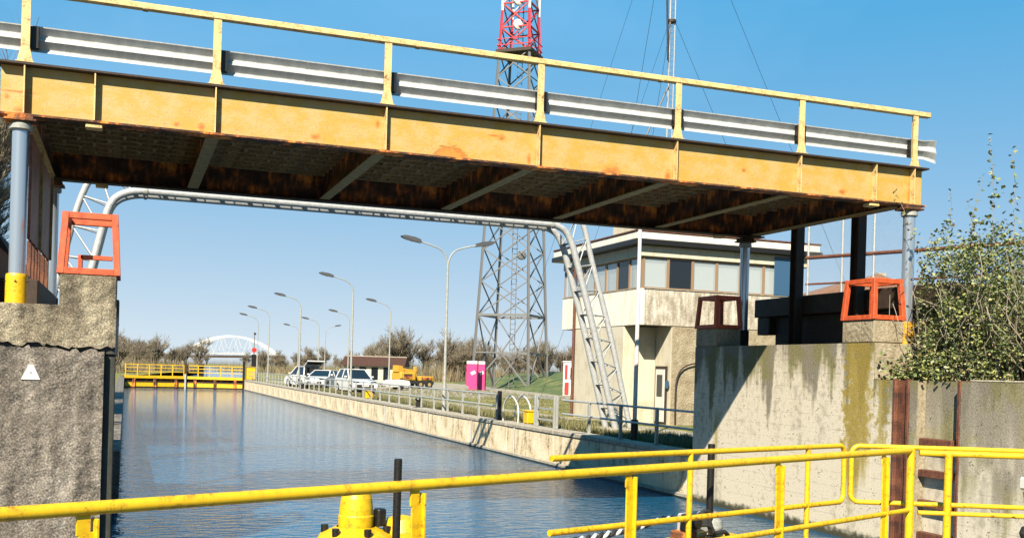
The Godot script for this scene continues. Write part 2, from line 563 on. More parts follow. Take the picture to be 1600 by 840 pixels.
func _ready() -> void:
	rng.seed = 7
	# camera: level, lens shifted up, held slightly askew
	var cam := Camera3D.new()
	cam.name = "camera"
	add_child(cam)
	cam.position = Vector3(0, EYE, 0)
	cam.rotation = Vector3(0, deg_to_rad(-20.223), 0.029)
	cam.set_frustum(0.1 * 840.0 / 1643.0, Vector2(0, 0.1 * 160.55 / 1643.0), 0.1, 4000.0)
	cam.current = true
	# sky
	var env := Environment.new()
	env.background_mode = Environment.BG_SKY
	env.tonemap_mode = Environment.TONE_MAPPER_LINEAR
	env.tonemap_exposure = 2.85
	env.sdfgi_enabled = true
	env.ssao_enabled = true
	env.ssil_enabled = true
	var sm := ProceduralSkyMaterial.new()
	sm.sky_top_color = Color8(5, 100, 140)
	sm.sky_horizon_color = Color8(139, 147, 152)
	sm.sky_curve = 0.116
	sm.ground_horizon_color = Color8(110, 110, 100)
	sm.ground_bottom_color = Color8(70, 70, 62)
	sm.sun_angle_max = 1.0
	sm.sky_cover = cirrus()
	var sky := Sky.new()
	sky.sky_material = sm
	env.sky = sky
	var we := WorldEnvironment.new()
	we.environment = env
	add_child(we)
	# sun: high behind the camera's left shoulder
	var sun := DirectionalLight3D.new()
	sun.name = "sun"
	sun.light_energy = 1.6
	sun.light_color = Color(1.0, 0.95, 0.86)
	sun.light_angular_distance = 0.5
	sun.shadow_enabled = true
	add_child(sun)
	sun.look_at_from_position(Vector3.ZERO, Vector3(0.70, -0.98, -1.0))

	make_materials()
	build_ground()
	build_piers()
	build_quay()
	build_bridge()
	build_gantry()
	build_house()
	build_tower()
	build_mast()
	build_far_gate()
	build_arch_bridge()
	build_near_gate()
	build_quay_furniture()
	build_lamps()
	build_yard()
	build_right_bank()
	build_left_bank()
	build_trees()


func cirrus() -> ImageTexture:
	var w := 1024
	var h := 512
	var f := FastNoiseLite.new()
	f.seed = 40; f.frequency = 0.012; f.fractal_octaves = 5
	var a := f.get_seamless_image(256, 512)
	a.resize(w, h, Image.INTERPOLATE_CUBIC)
	f.seed = 41; f.frequency = 0.006; f.fractal_octaves = 3
	var b := f.get_seamless_image(w, h)
	var da := a.get_data()
	var db := b.get_data()
	var d := PackedByteArray()
	d.resize(w * h * 4)
	for k in w * h:
		var v := smoothstep(0.46, 0.9, da[k] / 255.0) * smoothstep(0.4, 0.7, db[k] / 255.0)
		d[k * 4] = 255
		d[k * 4 + 1] = 255
		d[k * 4 + 2] = 255
		d[k * 4 + 3] = int(7.0 * v)
	return ImageTexture.create_from_image(Image.create_from_data(w, h, false, Image.FORMAT_RGBA8, d))


# ---------------------------------------------------------------- the setting
func sheet(s: Shape, x0: float, x1: float, z0: float, z1: float, y: float) -> void:
	s.face([Vector3(x0, y, z0), Vector3(x1, y, z0), Vector3(x1, y, z1), Vector3(x0, y, z1)], Vector3.UP)


func flat(s: Shape, p: Array, y: float) -> void:
	var poly := PackedVector2Array()
	for q in p:
		poly.append(Vector2(q[0], q[1]))
	var tri := Geometry2D.triangulate_polygon(poly)
	for k in range(0, tri.size(), 3):
		var f := []
		for j in 3:
			f.append(Vector3(poly[tri[k + j]].x, y, poly[tri[k + j]].y))
		s.face(f, Vector3.UP)


func build_ground() -> void:
	var s := Shape.new()
	flat(s, [[12.7, 60], [3000, 60], [3000, -3000], [110, -3000], [75, -900], [70, -600], [33, -300], [12.7, -126]], QUAY - 0.03)
	flat(s, [[-0.5, -21.5], [-0.5, -126], [9, -200], [22, -320], [60, -900], [100, -3000], [-3000, -3000], [-3000, 60], [-6, 60], [-6, -21.5]], QUAY - 0.03)
	flat(s, [[59, -890], [76, -890], [112, -3000], [98, -3000]], QUAY - 0.035)
	structure("ground", s, M.grass)
	s = Shape.new()
	flat(s, [[-7, 40], [13, 40], [13, -126], [34, -300], [72, -600], [78, -905], [58, -905], [20, -320], [7, -200], [-1, -126], [-7, -126]], 0.0)
	structure("water", s, M.water)
	s = Shape.new()
	s.block(Vector3(-7.5, -1.4, -900), Vector3(80.0, -1.2, 40))
	structure("ground_canal_bed", s, M.algae)
	# track along the quay and the yard behind it
	s = Shape.new()
	sheet(s, 15.4, 17.1, -33.0, -24, QUAY - 0.024)
	sheet(s, 14.2, 16.9, -118, -36, QUAY - 0.024)
	structure("path", s, M.gravel)
	s = Shape.new()
	sheet(s, 18.4, 40, -135, -66, QUAY - 0.022)
	structure("road_yard", s, M.gravel)
	# green bank in front of the trees
	s = Shape.new()
	var pts := [[28.0, 0.0], [31.0, 1.1], [34.0, 1.7], [48.0, 1.8], [70.0, 0.0]]
	for k in pts.size() - 1:
		var n := 30
		for j in n:
			var q := []
			for e in [[k, j], [k + 1, j], [k + 1, j + 1], [k, j + 1]]:
				var z: float = -62.0 - 80.0 * e[1] / n
				var f := sin(PI * clampf(e[1] / float(n), 0, 1)) ** 0.4
				var bump_h := 0.25 * sin(z * 0.31 + pts[e[0]][0]) * (1.0 if e[0] in [1, 2, 3] else 0.0)
				q.append(Vector3(pts[e[0]][0] + 26.0 * (-(z + 62.0) / 80.0) * 0.5 + 2, QUAY - 0.06 + (pts[e[0]][1] + bump_h) * f, z))
			s.face([q[0], q[1], q[2]], Vector3.UP)
			s.face([q[0], q[2], q[3]], Vector3.UP)
	structure("terrain_bank", s, M.green_grass)


func cage(parent_label: String, at: Vector3, w: float, d: float, h: float) -> Node3D:
	var o := thing("guard_cage", parent_label, "cage", Vector3.ZERO, "guard cages on the pier blocks")
	var bw := 0.085
	var tp := 0.07
	var lo := [Vector3(-w / 2, 0, d / 2), Vector3(w / 2, 0, d / 2), Vector3(w / 2, 0, -d / 2), Vector3(-w / 2, 0, -d / 2)]
	for k in 4:
		var a: Vector3 = lo[k]
		var b: Vector3 = lo[(k + 1) % 4]
		var at_up := Vector3(a.x * (1.0 - tp * 2), h - bw / 2, a.z * (1.0 - tp * 2))
		var bt_up := Vector3(b.x * (1.0 - tp * 2), h - bw / 2, b.z * (1.0 - tp * 2))
		var s := Shape.new()
		s.bar(a + Vector3(0, 0, 0), at_up + Vector3(0, bw / 2, 0), bw, bw, Vector3.BACK, 0.006)
		part("post", s, M.orange, o)
		s = Shape.new()
		s.bar(a.lerp(b, 0.06) + Vector3.UP * (bw / 2), b.lerp(a, 0.06) + Vector3.UP * (bw / 2), bw * 0.9, bw, Vector3.UP, 0.006)
		part("bottom_bar", s, M.orange, o)
		s = Shape.new()
		s.bar(at_up.lerp(bt_up, 0.06), bt_up.lerp(at_up, 0.06), bw * 0.9, bw, Vector3.UP, 0.006)
		part("top_bar", s, M.orange, o)
	var s2 := Shape.new()
	s2.bar(Vector3(-w * 0.18, bw, -0.05), Vector3(-w * 0.18, 0.3, -0.05), 0.06, 0.06, Vector3.BACK, 0.005)
	s2.bar(Vector3(-w * 0.18, 0.27, -0.05), Vector3(w * 0.4, 0.27, -0.05), 0.06, 0.06, Vector3.UP, 0.005)
	if at.x < 5: part("inner_frame", s2, M.orange, o)
	o.position = at
	return o


func build_piers() -> void:
	# left pier, its face towards the camera
	var o := thing("bridge_pier", "rough grey concrete pier with a small triangular plate below the bridge's yellow footed column", "pier")
	var s := Shape.new()
	s.block(Vector3(-7, -1, -21.6), Vector3(-0.27, 2.94, -14.96))
	part("lower_wall", s, M.rough_concrete, o)
	# thick render coat with a broken top edge
	var jag := PackedVector2Array([Vector2(-7, -1), Vector2(-0.262, -1)])
	var jx := -0.262
	var jr := RandomNumberGenerator.new()
	jr.seed = 3
	while jx > -6.9:
		jag.append(Vector2(jx, 2.965 + jr.randf_range(-0.035, 0.03) + (0.03 if jx < -0.75 else 0.0)))
		jx -= jr.randf_range(0.02, 0.09)
	jag.append(Vector2(-7, 2.98))
	s = Shape.new()
	s.prism(jag, 0.05, Vector3(0, 0, -14.915))
	part("render_coat", s, M.rough_concrete, o)
	s = Shape.new()
	s.block(Vector3(-7, 2.93, -21.6), Vector3(-0.134, 3.54, -14.96))
	part("core", s, M.algae, o)
	jag = PackedVector2Array([Vector2(-7, 3.55), Vector2(-0.13, 3.55)])
	jx = -0.13
	while jx > -6.9:
		jag.append(Vector2(jx, 3.01 + jr.randf_range(-0.03, 0.03) + (0.02 if jx < -0.75 else 0.0)))
		jx -= jr.randf_range(0.02, 0.08)
	jag.append(Vector2(-7, 3.02))
	s = Shape.new()
	s.prism(jag, 0.06, Vector3(0, 0, -14.93))
	s.block(Vector3(-7, 3.5, -21.6), Vector3(-0.13, 3.552, -14.96), 0.004)
	part("capping", s, M.mossy_concrete, o)
	for z in [-15.8, -21.5]:
		s = Shape.new()
		s.block(Vector3(-0.83, 3.54, z), Vector3(-0.132, 3.96, z + 0.898), 0.012)
		part("raised_block", s, M.mossy_concrete, o)
	s = Shape.new()
	s.block(Vector3(-0.268, -0.8, -15.2), Vector3(-0.12, 2.93, -15.0), 0.01)
	s.block(Vector3(-0.268, -0.8, -15.75), Vector3(-0.15, 2.93, -15.45), 0.01)
	part("edge_guard", s, M.algae, o)
	s = Shape.new()
	s.prism(PackedVector2Array([Vector2(-0.115, 0), Vector2(0.115, 0), Vector2(0.03, 0.19), Vector2(-0.03, 0.19)]), 0.02, Vector3(-1.14, 2.57, -14.884))
	var pl := part("marker_plate", s, M.white_paint, o)
	pl.set_meta("label", "small pale triangular plate on the rough concrete")
	s = Shape.new()
	s.box(Vector3(-1.14, 2.66, -14.873), Vector3(0.03, 0.022, 0.004))
	part("mark", s, M.grey_paint, pl)
	settle(o, Vector3(-3, 0, -18))
	# right pier with the lock wall in front of it
	o = thing("bridge_pier", "pale concrete pier with olive stains under the bridge's far end", "pier")
	s = Shape.new()
	s.block(Vector3(WALL_X, -1, -21.4), Vector3(14.4, 3.55, -15.2))
	s.map_uv(2, -22, -6, 1, -0.6, 4.2)
	part("wall", s, M.wall_right, o)
	for z in [-16.1, -21.4]:
		s = Shape.new()
		s.block(Vector3(WALL_X, 3.552, z), Vector3(13.05, 3.96, z + 0.88), 0.02)
		part("raised_block", s, M.old_stone, o)
	s = Shape.new()
	s.block(Vector3(WALL_X + 0.01, 2.905, -15.198), Vector3(14.4, 3.548, -15.17), 0.004)
	part("end_face", s, M.old_stone, o)
	settle(o, Vector3(13.4, 0, -18.3))
	o = thing("lock_wall", "weathered concrete lock wall with a rusty ladder niche and steel grooves", "wall")
	for seg in [[-15.19, -14.68, 0.0], [-14.27, -14.09, 0.0], [-14.09, -13.3, 0.17], [-13.3, -13.19, 0.3], [-13.12, -5.0, 0.0]]:
		s = Shape.new()
		s.block(Vector3(WALL_X + seg[2], -1, seg[0]), Vector3(13.2, 2.9, seg[1] - 0.002))
		s.map_uv(2, -22, -6, 1, -0.6, 4.2)
		part("wall_panel", s, M.wall_right, o)
	s = Shape.new()
	s.block(Vector3(WALL_X + 0.06, -1, -14.66), Vector3(12.6, 2.9, -14.29))
	s.block(Vector3(WALL_X - 0.02, -1, -14.67), Vector3(WALL_X + 0.05, 2.92, -14.61), 0.006)
	s.block(Vector3(WALL_X - 0.02, -1, -14.34), Vector3(WALL_X + 0.05, 2.92, -14.28), 0.006)
	part("stop_log_groove", s, M.brown_steel, o)
	s = Shape.new()
	s.block(Vector3(WALL_X - 0.015, -1, -13.185), Vector3(WALL_X + 0.2, 2.91, -13.125), 0.006)
	part("edge_angle", s, M.brown_steel, o)
	for zf in [-14.086, -13.115, -14.262]:
		s = Shape.new()
		s.block(Vector3(WALL_X + 0.004, -1, zf - 0.003), Vector3(12.6, 2.898, zf + 0.003))
		part("reveal", s, M.old_stone, o)
	for y in [0.35, 0.88, 1.38, 1.9]:
		s = Shape.new()
		s.block(Vector3(WALL_X + 0.03, y - 0.07, -14.06), Vector3(WALL_X + 0.16, y + 0.05, -13.33), 0.008)
		part("rung", s, M.brown_steel, o)
	s = Shape.new()
	for q in [[-13.0, 2.902], [-11.2, 2.902]]:
		s.block(Vector3(WALL_X + 0.05, q[1], q[0]), Vector3(13.1, q[1] + 0.03, q[0] + 1.5), 0.01)
	part("coping", s, M.coping, o)
	settle(o, Vector3(12.8, 0, -10))
	# cages on the raised blocks
	cage("orange guard cage on the grey concrete block at the water's edge below the bridge", Vector3(-0.48, 3.962, -15.35), 0.7, 0.84, 0.82)
	cage("orange guard cage on the mossy block beside the ivy", Vector3(12.73, 3.962, -15.66), 0.64, 0.84, 0.74)
	cage("shaded dark red guard cage in front of the control house", Vector3(12.73, 3.962, -20.96), 0.64, 0.84, 0.74)


func build_quay() -> void:
	var o := thing("quay_wall", "long pale concrete quay wall running along the canal to the far gate", "wall")
	var z := -21.42
	var k := 0
	while z > -119.0:
		var len := 4.2
		var s := Shape.new()
		s.block(Vector3(WALL_X + 0.004 * (k % 3), -1, z - len + 0.012), Vector3(12.78, QUAY - 0.13, z - 0.012), 0.012)
		part("wall_panel", s, M.quay, o)
		s = Shape.new()
		s.block(Vector3(WALL_X - 0.035, QUAY - 0.128, z - len + 0.008), Vector3(12.98, QUAY + 0.004 * (k % 2), z - 0.008), 0.02)
		part("coping_stone", s, M.coping, o)
		z -= len
		k += 1
	var s2 := Shape.new()
	s2.block(Vector3(WALL_X - 0.07, -0.9, -119), Vector3(WALL_X - 0.002, 0.13, -21.45), 0.02)
	part("ledge", s2, M.coping, o)
	s2 = Shape.new()
	s2.block(Vector3(WALL_X - 0.075, -0.9, -119), Vector3(WALL_X - 0.071, 0.045, -21.45))
	part("wet_band", s2, M.algae, o)
	for q in [-33.2, -37.9, -44.0, -52.0, -61.0, -72.0]:
		s2 = Shape.new()
		s2.tube(Vector3(WALL_X - 0.03, 0.05, q), Vector3(WALL_X - 0.03, QUAY - 0.13, q), 0.03, 0.03, 6)
		part("drain_pipe", s2, M.galvanised, o)
	settle(o, Vector3(12.6, 0, -70))
	# left wall, seen edge on
	o = thing("lock_wall", "shaded lock wall receding behind the rough grey pier", "wall")
	z = -21.62
	while z > -119.0:
		var s := Shape.new()
		s.block(Vector3(-0.6, -1, z - 6.0 + 0.012), Vector3(-0.05, QUAY, z - 0.012), 0.012)
		part("wall_panel", s, M.rough_concrete, o)
		z -= 6.0
	settle(o, Vector3(-0.3, 0, -70))
	# the lock side on which the camera stands, and the recess of the gate leaf
	var s3 := Shape.new()
	s3.block(Vector3(-8, -1, -3.6), Vector3(-0.9, 1.2, 20))
	s3.block(Vector3(-8, -1, -14.9), Vector3(-3.0, 1.2, -3.6))
	structure("pavement_lock_side", s3, M.rough_concrete)


# ---------------------------------------------------------------- the lift bridge
const POSTS := [-1.4, 1.13, 3.66, 6.19, 8.71, 11.21, 13.72]

func build_bridge() -> void:
	var o := thing("lift_bridge", "raised yellow steel lift bridge with railings crossing above the canal", "bridge")
	for side in 2:
		var zw := -15.95 if side == 0 else -21.25
		var out := 1.0 if side == 0 else -1.0
		var s := Shape.new()
		s.block(Vector3(-1.7, 6.19, zw - 0.01), Vector3(13.98, 6.85, zw + 0.01))
		s.map_uv(0, -1.8, 14.1, 1, 6.1, 6.9)
		var g := part("girder", s, M.girder if side == 0 else M.rust, o)
		s = Shape.new()
		s.block(Vector3(-1.74, 6.852, zw - 0.15), Vector3(14.04, 6.885, zw + 0.15), 0.004)
		part("top_flange", s, M.dark_steel, g)
		s = Shape.new()
		s.block(Vector3(-1.72, 6.155, zw - 0.13), Vector3(14.0, 6.188, zw + 0.13), 0.004)
		part("bottom_flange", s, M.rust if side == 0 else M.dark_steel, g)
		for x in POSTS + [-0.5, 12.85]:
			s = Shape.new()
			s.block(Vector3(x - 0.009, 6.19, zw + out * 0.012), Vector3(x + 0.009, 6.85, zw + out * 0.135))
			part("stiffener", s, M.old_yellow, g)
		for x in [-0.5, 12.85]:
			s = Shape.new()
			s.block(Vector3(x - 0.11, 6.085, zw - 0.1), Vector3(x + 0.11, 6.153, zw + 0.1), 0.01)
			part("bearing_pad", s, M.old_yellow, g)
		# railing
		for x in POSTS:
			s = Shape.new()
			s.prism(PackedVector2Array([Vector2(-0.1, 0), Vector2(0.1, 0), Vector2(0.056, 0.2), Vector2(0.056, 0.93), Vector2(-0.056, 0.93), Vector2(-0.056, 0.2)]), 0.012, Vector3(x, 6.9, zw + out * 0.115))
			s.block(Vector3(x - 0.006, 6.9, zw + out * 0.02), Vector3(x + 0.006, 7.83, zw + out * 0.108))
			s.block(Vector3(x - 0.12, 6.886, zw - 0.02 * out), Vector3(x + 0.12, 6.9, zw + out * 0.148), 0.003)
			var p := part("railing_post", s, M.old_yellow, o)
			s = Shape.new()
			s.block(Vector3(x - 0.02, 7.12, zw - out * 0.08), Vector3(x + 0.16, 7.42, zw + out * 0.018), 0.004)
			part("spacer", s, M.black_steel, p)
		s = Shape.new()
		s.block(Vector3(-1.9, 7.832, zw + out * 0.02), Vector3(14.06, 7.925, zw + out * 0.135), 0.012)
		part("handrail", s, M.old_yellow, o)
		for x in [0.1, 4.1, 8.35, 12.3]:
			s = Shape.new()
			s.block(Vector3(x, 7.827, zw + out * 0.015), Vector3(x + 0.07, 7.92, zw + out * 0.13), 0.004)
			part("rail_joint", s, M.dusty_steel, o)
		# corrugated guard rail, open side outwards
		var prof := [[7.455, 0.0], [7.44, 0.004], [7.36, 0.085], [7.345, 0.088], [7.275, 0.004], [7.255, 0.002], [7.17, 0.085], [7.155, 0.088], [7.118, 0.05], [7.105, 0.045]]
		var xs := [-1.95, 2.4, 7.5, 12.4, 14.08]
		for j in xs.size() - 1:
			s = Shape.new()
			for k in prof.size() - 1:
				var a: Array = prof[k]
				var b: Array = prof[k + 1]
				var zo := zw - out * (0.085 + 0.004 * (j % 2))
				var nrm := Vector3(0, -(b[1] - a[1]), -(a[0] - b[0])) * -out
				for th in [0.0, 0.004]:
					var za: float = zo - out * (a[1] + th)
					var zb: float = zo - out * (b[1] + th)
					s.face([Vector3(xs[j], a[0], za), Vector3(xs[j + 1] + 0.05, a[0], za), Vector3(xs[j + 1] + 0.05, b[0], zb), Vector3(xs[j], b[0], zb)], nrm if th == 0.0 else -nrm)
			part("guard_rail", s, M.guard, o)
		# flared end
		s = Shape.new()
		for k in prof.size() - 1:
			var ring := [[], []]
			for e in 2:
				for j in 7:
					var f := j / 6.0
					var sc := lerpf(1.0, 1.25, sin(f * PI * 0.5))
					var q: Array = prof[k + e]
					var bend := 0.1 * f * f
					ring[e].append(Vector3(14.13 + 0.36 * f, 7.275 + (q[0] - 7.275) * sc, zw - out * (0.085 + q[1] * (1.0 - 0.7 * f) + bend)))
			for j in 6:
				s.face([ring[0][j], ring[0][j + 1], ring[1][j + 1], ring[1][j]], Vector3(0, 0.2, out))
		part("rail_end", s, M.guard, o)
	# cross beams under the deck
	for x in POSTS:
		var s := Shape.new()
		s.block(Vector3(x - 0.01, 6.212, -21.23), Vector3(x + 0.01, 6.7, -15.97))
		s.block(Vector3(x - 0.1, 6.7, -21.23), Vector3(x + 0.1, 6.715, -15.97))
		var cb := part("cross_beam", s, M.rust, o)
		s = Shape.new()
		s.block(Vector3(x - 0.1, 6.19, -21.1), Vector3(x + 0.1, 6.21, -16.1), 0.003)
		part("bottom_flange", s, M.dusty_steel, cb)
	# deck plate on a staggered grating
	var d := Shape.new()
	d.block(Vector3(-1.7, 6.84, -21.08), Vector3(13.98, 6.88, -16.12))
	part("deck", d, M.black_steel, o)
	var zs := []
	for k in 13:
		zs.append(-16.25 - 0.4 * k)
	for j in POSTS.size() - 1:
		var s := Shape.new()
		var x0: float = POSTS[j] + 0.012
		var x1: float = POSTS[j + 1] - 0.012
		for k in zs.size():
			s.block(Vector3(x0, 6.64, zs[k] - 0.032), Vector3(x1, 6.838, zs[k] + 0.032))
			if k + 1 < zs.size():
				var x: float = x0 + (0.25 if k % 2 else 0.0)
				while x < x1 - 0.1:
					s.block(Vector3(x, 6.655, zs[k + 1] + 0.032), Vector3(x + 0.06, 6.838, zs[k] - 0.032))
					x += 0.5
		var gr := part("deck_grating", s, M.grate, o)
		gr.set_meta("kind", "stuff")
	for x in [-1.66, 13.9]:
		var s := Shape.new()
		s.block(Vector3(x - 0.02, 6.2, -21.2), Vector3(x + 0.02, 6.83, -16.0))
		part("end_beam", s, M.rust, o)
	settle(o, Vector3(6.2, 6.16, -18.6))
	# lifting columns
	var spots := [[-1.42, -15.8, "smooth bluish lifting column with a clean yellow foot on the rough pier", M.yellow], [13.6, -15.8, "bluish lifting column with a rusty yellow foot beside the ivy", M.rusty_yellow],
		[-1.35, -21.4, "shaded lifting column behind the brown steel panels", M.dark_steel], [13.66, -21.4, "lifting column standing in front of the control house windows", M.dark_steel]]
	for q in spots:
		var c := thing("lifting_column", q[2], "column", Vector3(q[0], 3.552, q[1]), "lifting columns under the bridge")
		var s := Shape.new()
		s.lathe(Vector3.ZERO, [Vector2(0.108, 0.35), Vector2(0.108, 2.5), Vector2(0.0, 2.5)], 24)
		part("shaft", s, M.column, c)
		s = Shape.new()
		s.lathe(Vector3.ZERO, [Vector2(0.118, 2.38), Vector2(0.15, 2.4), Vector2(0.15, 2.46), Vector2(0.12, 2.5), Vector2(0.0, 2.5)], 20)
		part("collar", s, M.grey_paint, c)
		s = Shape.new()
		s.block(Vector3(-0.2, 2.5, -0.17), Vector3(0.2, 2.53, 0.17), 0.005)
		s.block(Vector3(-0.16, 2.53, -0.15), Vector3(0.16, 2.6, 0.13), 0.005)
		part("head_plate", s, M.rust, c)
		s = Shape.new()
		s.lathe(Vector3.ZERO, [Vector2(0.17, 0.0), Vector2(0.17, 0.02), Vector2(0.142, 0.03), Vector2(0.142, 0.4), Vector2(0.135, 0.43), Vector2(0.1, 0.44)], 24)
		part("foot_sleeve", s, q[3], c)
		if q[3] == M.yellow or q[3] == M.rusty_yellow:
			for an in [0.4, 1.6, 2.8]:
				s = Shape.new()
				s.tube(Vector3(cos(an) * 0.14, 0.33, sin(an) * 0.14), Vector3(cos(an) * 0.16, 0.33, sin(an) * 0.16), 0.012, 0.012, 6)
				part("bolt", s, M.black_steel, c)


# ---------------------------------------------------------------- cable gantry behind the bridge
func arc(pts: Array, steps := 5) -> Array:
	var c := Curve3D.new()
	for k in pts.size():
		var p: Vector3 = pts[k]
		var tan := Vector3.ZERO
		if k > 0 and k < pts.size() - 1:
			var a: Vector3 = pts[k - 1]
			var b: Vector3 = pts[k + 1]
			tan = (b - a).normalized() * minf(p.distance_to(a), p.distance_to(b)) * 0.38
		c.add_point(p, -tan, tan)
	var out := []
	for k in pts.size() - 1:
		for j in steps:
			out.append(c.sample(k, float(j) / steps))
	out.append(pts[-1])
	return out


func build_gantry() -> void:
	var o := thing("cable_gantry", "grey lattice tube gantry arching over the canal behind the bridge", "gantry")
	var inner := [[14.2, 1.08], [13.4, 4.0], [12.62, 6.55], [12.4, 7.02], [12.15, 7.22], [11.8, 7.29], [6.2, 7.29], [0.4, 7.29], [-0.1, 7.2], [-0.42, 6.96], [-0.6, 6.45], [-1.0, 4.6], [-1.75, 1.08]]
	var outer := [[14.88, 1.08], [14.1, 4.0], [13.38, 6.31], [13.1, 7.3], [12.75, 7.95], [12.1, 8.22], [6.2, 8.24], [0.3, 8.22], [-0.55, 7.98], [-1.0, 7.5], [-1.32, 6.6], [-1.75, 4.6], [-2.45, 1.08]]
	var chords := []
	for z in [-29.15, -29.85]:
		var p := []
		for q in inner:
			p.append(Vector3(q[0], q[1], z))
		chords.append(arc(p, 4))
	var po := []
	for q in outer:
		po.append(Vector3(q[0], q[1], -29.5))
	chords.append(arc(po, 4))
	for k in 3:
		var s := Shape.new()
		s.path(chords[k], [0.1 if k < 2 else 0.085], 12)
		part("chord", s, M.galvanised, o)
	# lacing
	var total := 34
	for k in total:
		var f0 := float(k) / total
		var f1 := float(k + 1) / total
		for e in 2:
			var s := Shape.new()
			s.tube(along(chords[e], f0), along(chords[2], (f0 + f1) / 2), 0.022, -1, 6, false)
			s.tube(along(chords[2], (f0 + f1) / 2), along(chords[e], f1), 0.022, -1, 6, false)
			part("lacing_bar", s, M.galvanised, o)
		var s2 := Shape.new()
		s2.bar(along(chords[0], f0), along(chords[1], f0), 0.12, 0.03)
		part("batten", s2, M.black_steel, o)
	for q in [Vector3(14.5, 1.1, -29.5), Vector3(-2.1, 1.1, -29.5)]:
		var s := Shape.new()
		s.box(q, Vector3(1.2, 0.22, 1.2), Basis(), 0.03)
		part("footing", s, M.coping, o)
	for x in [0.35, 11.85]:
		for z in [-29.15, -29.85]:
			var s := Shape.new()
			s.tube(Vector3(x, 7.29, z), Vector3(x + 0.08, 7.29, z), 0.125, -1, 12)
			part("flange_joint", s, M.grey_paint, o)
	settle(o, Vector3(6.2, 1.1, -29.5))


func along(p: Array, f: float) -> Vector3:
	var total := 0.0
	for k in p.size() - 1:
		total += p[k].distance_to(p[k + 1])
	var want := f * total
	for k in p.size() - 1:
		var d: float = p[k].distance_to(p[k + 1])
		if want <= d or k == p.size() - 2:
			return p[k].lerp(p[k + 1], clampf(want / d, 0, 1))
		want -= d
	return p[-1]


